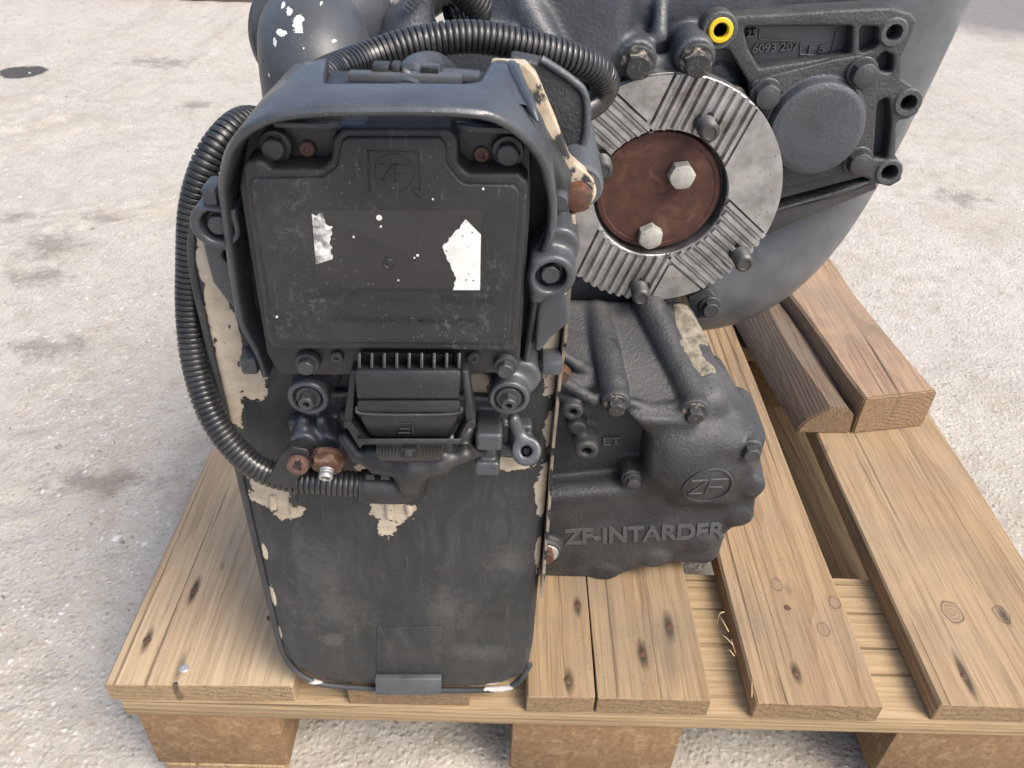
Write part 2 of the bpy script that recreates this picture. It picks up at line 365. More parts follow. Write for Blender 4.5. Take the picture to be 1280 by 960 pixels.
def hexbolt(name, R, h, washer=0., wh=1.6, dome=.0, socket=0.):
    prof = []; V = []; F = []
    def ring(fn, z, n=24):
        i0 = len(V)
        for k in range(n): a = 2*math.pi*k/n; r = fn(a); V.append((r*math.cos(a), r*math.sin(a), z))
        return i0
    hx = lambda a, q=1.: q*R*math.cos(math.pi/6)/math.cos((a % (math.pi/3))-math.pi/6)
    rows = []
    if washer: rows += [ring(lambda a: washer, -1.), ring(lambda a: washer, wh*.6), ring(lambda a: washer*.95, wh), ring(lambda a: max(R*1.02, washer*.75), wh*1.15)]
    rows += [ring(hx, wh*1.15 if washer else -1.), ring(hx, h*.82), ring(lambda a: min(hx(a), R*.90), h*.94), ring(lambda a: R*.80, h)]
    if socket: rows += [ring(lambda a: hx(a)*socket/R, h), ring(lambda a: hx(a)*socket/R*.95, h*.45)]
    for a, b in zip(rows[:-1], rows[1:]):
        for k in range(24): F.append((a+k, a+(k+1) % 24, b+(k+1) % 24, b+k))
    F.append(tuple(rows[-1]+k for k in range(24)))
    return mesh(name, V, F, 32, world=False)
def stud_me(name, R, h):
    prof = [(R*.9, -2.)]; z = 0.
    while z < h-2: prof += [(R*.88, z), (R, z+.55)]; z += 1.1
    prof += [(R*.9, h-1.4), (R*.8, h-.3), (R*.62, h), (R*.56, h-.7), (0.0001, h-.8)]
    return lathe(name, prof, 22)

# ------------------------------------------------------------------ signed distance castings
class Cast:
    def __init__(s, lo, hi, h):
        s.lo = np.array(lo, float); s.h = h; n = [int((b-a)/h)+1 for a, b in zip(lo, hi)]
        s.X, s.Y, s.Z = (a.astype(np.float32) for a in np.ogrid[0:n[0], 0:n[1], 0:n[2]])
        s.X = s.X*h+lo[0]; s.Y = s.Y*h+lo[1]; s.Z = s.Z*h+lo[2]
        s.D = np.full(n, 60., np.float32)
    def add(s, d, k=6.):
        hh = np.maximum(k-np.abs(s.D-d), 0)/k; s.D = np.minimum(s.D, d)-hh*hh*k*.25; return s
    def cut(s, d, k=4.):
        d = -d; hh = np.maximum(k-np.abs(s.D-d), 0)/k; s.D = np.maximum(s.D, d)+hh*hh*k*.25; return s
    def box(s, c, half, r=4., rz=0., rx=0.):
        x, y, z = s.X-c[0], s.Y-c[1], s.Z-c[2]
        if rz: ca, sa = math.cos(rz), math.sin(rz); x, y = ca*x+sa*y, -sa*x+ca*y
        if rx: ca, sa = math.cos(rx), math.sin(rx); y, z = ca*y+sa*z, -sa*y+ca*z
        qx, qy, qz = np.abs(x)-half[0]+r, np.abs(y)-half[1]+r, np.abs(z)-half[2]+r
        return np.sqrt(np.maximum(qx, 0)**2+np.maximum(qy, 0)**2+np.maximum(qz, 0)**2)+np.minimum(np.maximum(qx, np.maximum(qy, qz)), 0)-r
    def cap(s, a, b, ra, rb=None):
        rb = ra if rb is None else rb
        a = np.array(a, float); d = np.array(b, float)-a; L = d@d
        x, y, z = s.X-a[0], s.Y-a[1], s.Z-a[2]; t = np.clip((x*d[0]+y*d[1]+z*d[2])/L, 0, 1)
        return np.sqrt((x-t*d[0])**2+(y-t*d[1])**2+(z-t*d[2])**2)-(ra+(rb-ra)*t)
    def cyl(s, a, b, r, e=2., rb=None):
        a = np.array(a, float); d = np.array(b, float)-a; L = math.sqrt(d@d); d /= L
        x, y, z = s.X-a[0], s.Y-a[1], s.Z-a[2]; t = x*d[0]+y*d[1]+z*d[2]
        rad = np.sqrt(np.maximum((x-t*d[0])**2+(y-t*d[1])**2+(z-t*d[2])**2, 0))
        rr = r if rb is None else r+(rb-r)*np.clip(t/L, 0, 1)
        q1 = rad-rr+e; q2 = np.abs(t-L/2)-L/2+e
        return np.sqrt(np.maximum(q1, 0)**2+np.maximum(q2, 0)**2)+np.minimum(np.maximum(q1, q2), 0)-e
    def ell(s, c, r):
        k = np.sqrt(((s.X-c[0])/r[0])**2+((s.Y-c[1])/r[1])**2+((s.Z-c[2])/r[2])**2); return (k-1)*min(r)
    def prism(s, pl, y0, y1, e=3.):
        x, z = s.X[:, :, 0][:, 0][:, None], s.Z[0, 0][None, :]; x, z = np.broadcast_arrays(x, z)
        d = np.full(x.shape, 1e9); sg = np.ones(x.shape); N = len(pl)
        for i in range(N):
            ax, az = pl[i]; bx, bz = pl[i-1]; ex, ez = bx-ax, bz-az; wx, wz = x-ax, z-az
            t = np.clip((wx*ex+wz*ez)/(ex*ex+ez*ez+1e-9), 0, 1); d = np.minimum(d, (wx-ex*t)**2+(wz-ez*t)**2)
            c1 = z >= az; c2 = z < bz; c3 = ex*wz > ez*wx
            sg = np.where((c1 & c2 & c3) | (~c1 & ~c2 & ~c3), -sg, sg)
        d2 = (sg*np.sqrt(d))[:, None, :].astype(np.float32); q1 = d2+e; q2 = np.abs(s.Y-(y0+y1)/2)-abs(y1-y0)/2+e
        return np.sqrt(np.maximum(q1, 0)**2+np.maximum(q2, 0)**2)+np.minimum(np.maximum(q1, q2), 0)-e
    def mesh(s, name, rough=0.):
        D = s.D
        if rough: D = D + (RNG.standard_normal(D.shape)*rough).astype(np.float32)
        D = D.copy(); 
        for ax in range(3):
            sl = [slice(None)]*3
            for e in (0, -1): sl[ax] = e; D[tuple(sl)] = np.maximum(D[tuple(sl)], .5)
        I = D < 0; c = np.zeros(np.array(D.shape)-1, np.int8)
        for i in (0, 1):
            for j in (0, 1):
                for k in (0, 1): c += I[i:I.shape[0]-1+i, j:I.shape[1]-1+j, k:I.shape[2]-1+k]
        mk = (c > 0) & (c < 8); cells = np.argwhere(mk); idx = np.full(mk.shape, -1, np.int64); idx[mk] = np.arange(len(cells))
        acc = np.zeros((len(cells), 3)); cnt = np.zeros(len(cells))
        for ax in range(3):
            o1, o2 = [q for q in range(3) if q != ax]
            for i in (0, 1):
                for j in (0, 1):
                    off = np.zeros(3, int); off[o1] = i; off[o2] = j; a = cells+off; b = a.copy(); b[:, ax] += 1
                    da, db = D[tuple(a.T)], D[tuple(b.T)]; x = (da < 0) != (db < 0); t = np.where(x, da/np.where(x, da-db, 1), 0)
                    p = off.astype(float)[None].repeat(len(cells), 0); p[:, ax] = t; acc[x] += p[x]; cnt[x] += 1
        V = (cells+acc/cnt[:, None])*s.h+s.lo; F = []
        for ax in range(3):
            o1, o2 = (ax+1) % 3, (ax+2) % 3
            sa = [slice(None)]*3; sb = [slice(None)]*3; sa[ax] = slice(0, -1); sb[ax] = slice(1, None)
            ia, ib = I[tuple(sa)], I[tuple(sb)]
            e = np.argwhere(ia != ib); ok = (e[:, o1] > 0) & (e[:, o2] > 0) & (e[:, o1] < D.shape[o1]-1) & (e[:, o2] < D.shape[o2]-1); e = e[ok]; fl = ia[tuple(e.T)]
            q = []
            for d1, d2 in ((-1, -1), (0, -1), (0, 0), (-1, 0)):
                cc = e.copy(); cc[:, o1] += d1; cc[:, o2] += d2; q.append(idx[tuple(cc.T)])
            q = np.stack(q, 1); q[~fl] = q[~fl][:, ::-1]; F.append(q)
        F = np.vstack(F)
        me = bpy.data.meshes.new(name); me.vertices.add(len(V)); me.vertices.foreach_set('co', S(V).astype(np.float32).ravel())
        me.loops.add(F.size); me.loops.foreach_set('vertex_index', F.ravel().astype(np.int32)); me.polygons.add(len(F)); me.polygons.foreach_set('loop_start', np.arange(0, F.size, 4, dtype=np.int32))
        me.update(calc_edges=True); me.validate(); me.shade_smooth(); return me

# ================================================================== THE SETTING: ground
def vnoise(x, y, seed):
    xi, yi = np.floor(x).astype(np.int64), np.floor(y).astype(np.int64); fx, fy = x-xi, y-yi; fx = fx*fx*(3-2*fx); fy = fy*fy*(3-2*fy)
    def hsh(a, b):
        n = (a*374761393 + b*668265263 + seed*974711) & 0x7fffffff; n = ((n ^ (n >> 13))*1274126177) & 0x7fffffff; return ((n ^ (n >> 16)) & 0xffff)/65535.
    return (hsh(xi, yi)*(1-fx)+hsh(xi+1, yi)*fx)*(1-fy)+(hsh(xi, yi+1)*(1-fx)+hsh(xi+1, yi+1)*fx)*fy
def fbm(x, y, seed, o=4):
    s = 0; a = .5
    for i in range(o): s = s+a*vnoise(x*2**i, y*2**i, seed+i*17); a *= .5
    return s
def axis_lines(c0, c1, d, far, grow=1.09):
    core = list(np.arange(c0, c1+d, d)); st = d; lo = [c0]; hi = [core[-1]]
    while lo[-1] > -far: st *= grow; lo.append(lo[-1]-st)
    st = d
    while hi[-1] < far: st *= grow; hi.append(hi[-1]+st)
    return np.array(lo[:0:-1]+core+hi[1:])
def gheight(X, Y):                     # mm
    h = (fbm(X/160., Y/160., 3)-.47)*7 + (fbm(X/26., Y/26., 9, 3)-.45)*3.2
    rough = np.clip((fbm(X/420.+3, Y/420., 21)-.38)*5, 0, 1)*np.clip(1-(X-150)/500., 0, 1)
    ridg = 1-np.abs(2*fbm((X+.5*Y)/95., (Y-.4*X)/55., 33, 3)-.95)*2.2
    h = h + rough*np.clip(ridg, -.4, 1)*6.5
    d = np.clip(np.maximum(np.abs(X-600)-2300, np.abs(Y-1500)-2300)/800., 0, 1)
    return np.clip(h*(1-d)-2.5, -14, 5)
ROOT[0] = np.array([0, 0, GROUND])
gx = axis_lines(-900, 1900, 5.5, 40000); gy = axis_lines(-250, 1500, 5.5, 40000)
GX, GY = np.meshgrid(gx, gy, indexing='ij'); GH = gheight(GX, GY)
nx, ny = GX.shape; V = np.stack([GX, GY, GH+GROUND], -1).reshape(-1, 3); ii = np.arange(nx*ny).reshape(nx, ny)
F = np.stack([ii[:-1, :-1], ii[1:, :-1], ii[1:, 1:], ii[:-1, 1:]], -1).reshape(-1, 4)
me = bpy.data.meshes.new('ground'); me.vertices.add(len(V)); me.vertices.foreach_set('co', S(V).astype(np.float32).ravel())
me.loops.add(F.size); me.loops.foreach_set('vertex_index', F.ravel().astype(np.int32)); me.polygons.add(len(F)); me.polygons.foreach_set('loop_start', np.arange(0, F.size, 4, dtype=np.int32)); me.update(calc_edges=True); me.shade_smooth()
s = NB('worn_concrete')
base = s.mix(s.step(s.noise(2.2, 6, .6), .3, .7), (.435, .405, .355), (.365, .34, .295))
base = s.mix(s.step(s.noise(5.5, 5, .6, dist=.5), .45, .72), base, (.385, .345, .28))
base = s.mix(s.step(s.noise(.9, 4), .45, .65, 0, .6), base, (.44, .425, .395))
chipc = s.vor(150, 'Color'); chipd = s.vor(150, 'Distance'); cr = s.n('SeparateXYZ', {0: chipc}).outputs
base = s.mix(s.math('MULTIPLY', s.math('MULTIPLY', s.step(cr[0], .72, .76, 0., .8), s.step(s.noise(5, 3), .42, .6)), s.step(chipd, .55, .3)), base, (.56, .545, .51))
base = s.mix(s.math('MULTIPLY', s.step(cr[1], .80, .84), s.step(chipd, .5, .3, 0., .5)), base, (.28, .26, .225))
fn = s.noise(340, 4, .7); base = s.mix(s.step(fn, .56, .68, 0, .5), base, (.60, .585, .55)); base = s.mix(s.step(fn, .44, .34, 0, .45), base, (.25, .225, .19))
mot = s.noise(34, 4, .7, dist=.5); base = s.mix(s.step(mot, .52, .72, 0, .5), base, (.27, .235, .185)); base = s.mix(s.step(s.noise(9, 4, .7, dist=.8), .5, .72, 0, .45), base, (.29, .245, .19)); base = s.mix(s.step(mot, .46, .3, 0, .35), base, (.50, .48, .44))
gr = s.noise(420, 4, .7); base = s.mix(s.step(gr, .55, .72, 0, .5), base, (.22, .20, .165))
GS = lambda u, v: tuple(AZ(u, v, GROUND)[:2]*.001)
st = s.blobs([(*GS(u, v), a, b) for u, v, a, b in ((62, 305, .08, .07), (48, 345, .07, .04), (62, 432, .07, .04), (130, 272, .04, .03), (245, 132, .05, .05), (200, 78, .12, .07), (20, 270, .05, .03), (120, 600, .09, .03), (1200, 245, .07, .05))], 1.5, 30, 'xy')
base = s.mix(s.step(st, .0, .8, 0, .6), base, (.15, .13, .105))
tar = s.blobs([(-1.057, 1.968, .07, .06)], .18, 40, 'xy'); base = s.mix(s.step(tar, .05, .15, 0, .92), base, (.035, .035, .036))
far_shade = s.blobs([(2.45, 3.25, .95, .55)], .22, 3.5, 'xy'); base = s.mix(s.step(far_shade, .0, .45, 0, .72), base, (.10, .10, .105))  # soft cast shadow at the far right, painted into the ground colour
hb = s.math('ADD', s.noise(130, 5, .65), s.math('MULTIPLY', s.step(chipd, .1, .5), -.5)); hb = s.math('ADD', hb, s.math('MULTIPLY', gr, .5))
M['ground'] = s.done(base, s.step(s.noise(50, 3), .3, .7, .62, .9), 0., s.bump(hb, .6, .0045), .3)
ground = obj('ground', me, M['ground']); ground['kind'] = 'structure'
# loose grit and chips bedded in the surface
cv, cf, cm = [], [], []
oct_ = np.array([(1, 0, 0), (0, 1, 0), (-1, 0, 0), (0, -1, 0), (0, 0, .6), (.35, .3, .5)])
NCH = 9000
px_ = np.concatenate([RNG.uniform(-1100, 1900, NCH//2), RNG.uniform(-420, 1500, NCH//2)]); py_ = np.concatenate([RNG.uniform(100, 2300, NCH//2), RNG.uniform(-160, 1100, NCH//2)])
pz_ = gheight(px_, py_)
for i in range(NCH):
    r = RNG.lognormal(math.log(2.3), .42); sc3 = np.array([r*RNG.uniform(.7, 1.4), r*RNG.uniform(.6, 1.1), r*RNG.uniform(.45, .9)]); a = RNG.uniform(0, 6.28); ca, sa = math.cos(a), math.sin(a)
    q = oct_*(1+RNG.uniform(-.25, .25, oct_.shape))*sc3; q = np.stack([q[:, 0]*ca-q[:, 1]*sa, q[:, 0]*sa+q[:, 1]*ca, q[:, 2]-.15*r], 1) + (px_[i], py_[i], pz_[i]+GROUND)
    b = len(cv)*6; cv.append(q); k = int(RNG.choice(4, p=[.34, .3, .22, .14]))
    for f in ((0, 1, 5), (1, 2, 4), (2, 3, 4), (3, 0, 4), (0, 5, 4), (5, 1, 4)): cf.append([b+x for x in f]); cm.append(k)
me = bpy.data.meshes.new('grit'); me.from_pydata(S(np.vstack(cv)).tolist(), [], cf)
for nm, c in (('grit_white', (.58, .565, .54)), ('grit_sand', (.41, .38, .325)), ('grit_grey', (.33, .315, .285)), ('grit_dark', (.22, .205, .18))): me.materials.append(m_plain(nm, c, .8, 0, .3))
me.polygons.foreach_set('material_index', cm); me.update()
g = obj('grit', me, None); g['kind'] = 'stuff'; g['label'] = 'loose pale grit and stone chips scattered on the worn concrete'; g['category'] = 'grit'

# ================================================================== PALLET
pal = thing('wooden_pallet', (400, 600, GROUND), 'pale wooden pallet carrying the black gearbox retarder', 'pallet')
def R3(p): return np.array(p)-ROOT[0]
def rel(u, v, z=0.):                    # point on the deck, relative to the pallet's base
    q = R3(AZ(u, v, z)); return q[0], q[1]
def board(name, x0, x1, y0, y1, z0, z1, mat, bev=1.6, skew=0., cuts=(), jit=.7, ny=14):
    """sawn board with uneven arrises; cuts are lengthwise splits (x, width)"""
    xs = [x0]; 
    for cx, cw in cuts: xs += [cx-cw/2, cx+cw/2]
    xs.append(x1); bm = bmesh.new(); rg = np.random.default_rng(int(x0*7+y0+z0) % 9973)
    for a, b in zip(xs[0::2], xs[1::2]):
        rings = []
        for k in range(ny+1):
            y = y0+(y1-y0)*k/ny; e = bev*(1+rg.uniform(-.35, .5)); j = rg.uniform(-jit, jit, 4)*(.5 if 0 < k < ny else 1.)
            l = a+j[0]; r = b+j[1]; zz0, zz1 = z0, z1+j[2]*.5; yy = y+skew*((l+r)/2-x0)/(x1-x0)
            yl = y+skew*(l-x0)/(x1-x0); yr = y+skew*(r-x0)/(x1-x0)
            if k in (0, ny): yl += rg.uniform(-jit, jit); yr += rg.uniform(-jit, jit)
            el = e if a == x0 else .4; er = e if b == x1 else .4
            rings.append([bm.verts.new(S(p)[0]) for p in ((l, yl, zz0), (l, yl, zz1-el), (l+el, yl, zz1), (r-er, yr, zz1), (r, yr, zz1-er), (r, yr, zz0))])
        for q0, q1 in zip(rings[:-1], rings[1:]):
            for m in range(6): bm.faces.new((q0[m], q0[(m+1) % 6], q1[(m+1) % 6], q1[m]))
        f0 = bm.faces.new(rings[0][::-1]); f1 = bm.faces.new(rings[-1])
        bmesh.ops.bevel(bm, geom=list(f0.edges)+list(f1.edges), offset=.0009, segments=1, affect='EDGES')
    return obj(name, bm_mesh(name, bm, 30), mat, pal)
pine, pined = (.50, .335, .185), (.335, .19, .085)
k4 = [rel(971, 731), rel(1043, 754), rel(1029, 787)]; k5 = [rel(1190, 765), rel(1252, 768), rel(1030, 560)]
def stn(lst): return [(*rel(u, v), w_, l_, d_) for (u, v, w_, l_, d_) in lst]
wm1 = m_wood('pallet_board_pale', (.455, .345, .22), (.32, .225, .13), (-395, -330), 5.5, (), stn([(243, 738, 4.5, 20, .9), (184, 800, 4, 16, .9), (225, 835, 4, 20, .55), (278, 708, 3, 7, .35)]), seed=1.3, grime=.04, paint=[(*rel(216, 862), 3.4, 7)])
wm2 = m_wood('pallet_board_dirty', (.30, .19, .10), (.16, .09, .045), (-160, -220), 4.5, (), seed=4.1, grime=.75)
wm3 = m_wood('pallet_board_split', (.335, .24, .138), (.215, .138, .072), (-20, -420), 6., (), stn([(722, 758, 4.5, 13, .85), (711, 851, 5, 14, .8), (803, 818, 5, 17, .85), (836, 783, 6, 20, .8), (837, 820, 7, 40, .3)]), seed=2.2, grime=.34, paint=[(*rel(720, 885), 12, 8)])
wm4 = m_wood('pallet_board_knotty', (.335, .235, .137), (.215, .135, .07), (170, 40), 6.5, [(a, b, 4.6) for a, b in k4], stn([(995, 841, 5, 13, .9), (985, 737, 4, 9, .3)]), seed=6.7, grime=.30, tilt=-.05)
wm5 = m_wood('pallet_board_wide', (.36, .26, .155), (.24, .155, .083), (300, -160), 7., [(*k5[0], 8.), (*k5[1], 6.), (*k5[2], 4)], stn([(1206, 845, 5, 26, .85), (1255, 770, 5, 14, .75)]), seed=8.8, grime=.30, tilt=.04)
wms = m_wood('pallet_stringer_wood', (.40, .295, .17), (.28, .187, .098), (0, -900), 5., (), seed=9.9, grime=.12)
b1 = board('deck_board', 0, 146, 1, 1200, -22, 0, wm1, 2.2, 3); b2 = board('deck_board', 187, 286, 2, 1200, -22, -1.5, wm2, 3.5, 1, jit=1.6)
b3 = board('deck_board', 330, 475, 0, 1200, -22, 0, wm3, 1.5, 1, cuts=((384.5, 1.6),)); b4 = board('deck_board', 510, 611, -1, 1200, -22, 0, wm4, 2.2, -1, jit=1.1)
b5 = board('deck_board', 657, 803, 1, 1200, -22, 0, wm5, 1.8, 0)
# cross boards: grain runs along X, so they are modelled along Y and turned
def cross(name, x0, x1, y0, y1, z0, z1, mat):
    bm = bmesh.new(); box_bm(bm, ((x0+x1)/2, (y0+y1)/2, (z0+z1)/2), (x1-x0, y1-y0, z1-z0), 1.4); me = bm_mesh(name, bm, 30)
    me.transform(Matrix.Rotation(math.radians(-90), 4, 'Z')); return obj(name, me, mat, pal, Matrix.Rotation(math.radians(90), 4, 'Z'))
for y0 in (0., 527., 1055.): cross('stringer_board', 6, 800, y0+2, y0+145, -44.3, -22.4, wms)
wmb = m_rust('pressed_chip_block', (.235, .15, .08), (.15, .09, .045), (.28, .19, .105), .85, 0., 200)
for y0 in (0., 527., 1055.):
    for x0, x1 in ((14, 128), (320, 462), (640, 790)):
        obj('block', boxes('block', [(((x0+x1)/2, y0+74+(x0 > 300)*1.5, -83.2), (x1-x0, 142, 77.2))], 2.), wmb, pal)
for x0, x1 in ((20, 122), (345, 445), (665, 765)): obj('bottom_board', boxes('bottom_board', [(((x0+x1)/2, 600, -133.2), (x1-x0, 1196, 21.6))], 1.5), wms, pal)
# nails: flat heads sunk in the deck
nail = lathe('nail', [(3.6, -3), (3.6, .2), (3.1, .6), (0.0001, .7)], 12); nail.materials.append(M['nutrust'])
nailb = lathe('nail', [(3.8, -3), (3.8, .3), (3.2, .8), (1.1, .9), (.9, .2), (0.0001, .1)], 12); nailb.materials.append(M['bright'])
for bo, u, v, me in ((b1, 243, 738, nail), (b1, 184, 800, nail), (b1, 230, 836, nailb), (b3, 722, 756, nail), (b3, 710, 850, nail), (b3, 803, 817, nail), (b3, 837, 783, nail), (b4, 995, 841, nail), (b4, 984, 760, nail), (b5, 1205, 845, nail), (b1, 338, 772, nail)):
    p = AZ(u, v, 0.); p[2] = -.35 if me is nail else .1; obj('nail', me, None, bo, frame(p, (0, 0, 1), (0, 1, 0), random.random()))
# splinters torn from the sawn edge of the knotty board
spm = m_plain('splinter_wood', (.62, .45, .25), .7, 0, .2)
for (u, v, du, dv) in ((905, 765, -8, 14), (911, 790, -14, -22), (914, 800, 6, 18), (918, 820, -10, -6), (940, 872, 3, -26), (916, 806, -18, -12)):
    p = AZ(u, v, -4.); q = AZ(u+du, v+dv, -6.); m_ = (p+q)/2+np.array([-2, 0, 5]); obj('splinter', sweep('splinter', spline([p, m_, q], 12), np.linspace(.5, .12, 13), 5), spm, b4)

# ================================================================== TIMBERS on the pallet
def timber(name, sec0, axis, L, mat, base, label, seed, wob=1.2, ny=26, front=0.):
    t = ROOT; ROOT[0] = np.array(base, float); rg = np.random.default_rng(seed); bm = bmesh.new(); ax = np.array(axis, float); ax /= np.linalg.norm(ax); rings = []; n = len(sec0)
    ph = rg.uniform(0, 6, (n, 2))
    for k in range(ny+1):
        y = L*k/ny; rg_ = []
        for j, (x, z) in enumerate(sec0):
            dx = wob*(math.sin(y/90+ph[j, 0])+.6*math.sin(y/31+ph[j, 1])) if z > 1 else 0
            rg_.append(bm.verts.new(S(np.array([x+dx, 0, max(z+dx*.3, .2)])+ax*(y)+np.array([0, front*x if k == 0 else 0, 0])+np.array(base))[0]))
        rings.append(rg_)
    for q0, q1 in zip(rings[:-1], rings[1:]):
        for m in range(n): bm.faces.new((q0[m], q0[(m+1) % n], q1[(m+1) % n], q1[m]))
    f0 = bm.faces.new(rings[0][::-1]); f1 = bm.faces.new(rings[-1]); bmesh.ops.bevel(bm, geom=list(f0.edges)+list(f1.edges), offset=.0016, segments=2, affect='EDGES')
    o = obj(name, bm_mesh(name, bm, 32), mat); o.location = W(base); o['label'] = label; o['category'] = 'timber'; return o
tm1 = m_wood('old_brown_timber', (.37, .255, .165), (.24, .15, .09), (30, -40), 4.5, (), [(40, 60, 2.2, 90, .8)], seed=3.3, grime=.45)
tm2 = m_wood('dark_bark_timber', (.19, .13, .085), (.10, .065, .042), (-10, 20), 4., (), seed=5.5, grime=.8)
timber('timber', [(0, .3), (86, .3), (87, 47), (83, 52.), (3, 51), (0, 48)], (-.115, 1, 0), 560, tm1, (697, 331, .2), 'thick brown sawn timber lying on the wide pallet board', 4, .9, front=.2)
timber('timber', [(0, .3), (61, .3), (60, 26), (50, 35), (30, 37), (10, 22), (1, 9)], (-.10, 1, 0), 540, tm2, (634, 329, .2), 'dark rounded timber offcut wedged left of the thick brown timber', 6, 2.2, front=.05)

# ================================================================== far steel beam lying on the ground
ROOT[0] = np.array([-900, 2950, GROUND])
bm = bmesh.new(); 
for z0, z1, y0, y1 in ((0, 12, 2868, 3010), (12, 128, 2930, 2942), (128, 140, 2868, 3010)): box_bm(bm, (-1240, (y0+y1)/2, GROUND+(z0+z1)/2+1), (1180, y1-y0, z1-z0-.2), 1.5, Matrix.Rotation(math.radians(1.0), 3, 'Z'))
o = obj('steel_beam', bm_mesh('steel_beam', bm), m_rust('beam_primer', (.075, .055, .055), (.10, .075, .07), (.06, .05, .05), .7, 0., 20)); o.location = W((-900, 2950, GROUND)); o['label'] = 'dark brown steel beam lying on the ground far behind'; o['category'] = 'beam'

# ================================================================== THE GEARBOX RETARDER
unit = thing('gearbox_retarder', (330, 150, 0), 'black truck gearbox retarder with oil cooler and serrated output flange, standing on the pallet', 'gearbox retarder')
def rz(p): return ((p[0]-330)*.001, (p[2])*.001)        # x, z relative to the base, metres
UC = lambda u, v, Y: rz(A(u, v, Y))

# ---- shared fasteners (local +Z points out of the work)
HB = {}
def bolt(p, kind, R, h, mat, parent, z=(0, -1, 0), washer=0., rot=None, name='bolt', label=None, socket=0., wh=1.6):
    key = (kind, round(R, 1), round(h, 1), round(washer, 1), mat, socket)
    if key not in HB:
        me = hexbolt('bolt', R, h, washer, wh, 0, socket) if kind == 'hex' else stud_me('stud', R, h) if kind == 'stud' else None
        me.materials.append(M[mat]); HB[key] = me
    return obj(name, HB[key], None, parent, frame(p, z, (0, 0, 1), random.uniform(0, 1.) if rot is None else rot), label)

# ---- oil cooler: stamped front pan, core behind, beige primer where the black coat has peeled
CY = 4.
out = [(143, 60), (143, 330), (143, 372), (150, 398), (166, 414), (196, 448), (206, 456), (214, 434), (288, 434), (296, 460), (304, 464), (312, 455), (331, 425), (333, 395), (332, 300), (331.5, 60), (329, 24), (305, 5), (236, 1), (172, 6), (149, 26)]
peel = [(*UC(262, 345, CY), .0055, .030), (*UC(274, 400, CY), .0065, .030), (*UC(283, 450, CY), .008, .030), (*UC(302, 468, CY), .012, .010), (*UC(318, 482, CY), .008, .010), (*UC(290, 505, CY), .0055, .018), (*UC(294, 420, CY), .003, .016), (*UC(340, 620, CY), .014, .013), (*UC(360, 640, CY), .009, .008),
        (*UC(487, 640, CY), .014, .010), (*UC(483, 658, CY), .006, .010), (*UC(508, 634, CY), .008, .006), (*UC(323, 605, CY), .006, .012), (*UC(331, 690, CY), .0020, .010), (*UC(341, 745, CY), .0022, .013), (*UC(349, 790, CY), .0018, .008),
        (*UC(678, 615, CY), .0042, .022), (*UC(673, 690, CY), .002, .02), (*UC(689, 540, CY), .004, .018), (*UC(640, 580, CY), .012, .005), (*UC(620, 857, CY), .010, .0035), (*UC(520, 862, CY), .016, .0022), (*UC(598, 487, CY), .006, .012), (*UC(455, 585, CY), .006, .004), (*UC(690, 440, CY), .006, .03)]
s = NB('cooler_paint'); c = s.mix(s.step(s.noise(14, 5, .6, dist=.5), .38, .7), (.028, .0292, .030), (.019, .020, .0205))
c = s.mix(s.math('MULTIPLY', s.step(s.noise(1, 4, .7, vec=s.scalev((70, 20, 22)), dist=1.2), .46, .80), .36), c, (.10, .10, .097))
c = s.mix(s.step(s.noise(1, 4, .7, vec=s.scalev((260, 30, 40))), .58, .75, 0., .3), c, (.10, .10, .098))
c = s.mix(s.math('MULTIPLY', s.step(s.blobs([(*UC(415, 765, CY), .035, .030), (*UC(400, 720, CY), .022, .05), (*UC(600, 815, CY), .03, .012), (*UC(560, 760, CY), .02, .03), (*UC(640, 700, CY), .02, .02)], .9, 150), .0, .9), .24), c, (.15, .15, .145))
c = s.mix(s.step(s.blobs([(*UC(416, 800, CY), .011, .009)], 1.1, 110), .1, .25, 0., .35), c, (.13, .115, .095))
sp = s.math('MULTIPLY', s.step(s.vor(330), .085, .05), s.step(s.noise(16, 3), .55, .63)); c = s.mix(s.math('MULTIPLY', sp, .8), c, (.4, .39, .37))
bl = s.blobs(peel, 1.0, 85); mk = s.step(bl, .0, .035)
uc = s.mix(s.step(s.noise(110, 5), .35, .7), (.50, .435, .335), (.36, .30, .225)); uc = s.mix(s.math('MULTIPLY', s.step(s.vor(170), .14, .07), s.step(s.noise(60, 3), .5, .6)), uc, (.09, .075, .06))
edge = s.step(bl, .16, .04, 0., .5); uc = s.mix(edge, uc, (.27, .22, .165))
c = s.mix(mk, c, uc); hgt = s.math('ADD', s.math('MULTIPLY', s.noise(180, 4), .35), s.math('SUBTRACT', s.math('MULTIPLY', s.noise(30, 3), .5), mk))
M['cooler'] = s.done(c, s.step(s.noise(28, 5), .3, .75, .36, .62), 0., s.bump(hgt, .38, .0011), .42)
cooler = obj('oil_cooler', plate('oil_cooler', [fillet(out, 7)], CY, 40, 5., 4), M['cooler'], unit, label='flat black oil cooler with beige primer showing where paint peels')
obj('cooler_core', plate('cooler_core', [fillet([(152, 14), (322, 14), (322, 420), (290, 428), (214, 428), (152, 396)], 12)], 39, 112, 3), M['cast'], cooler)
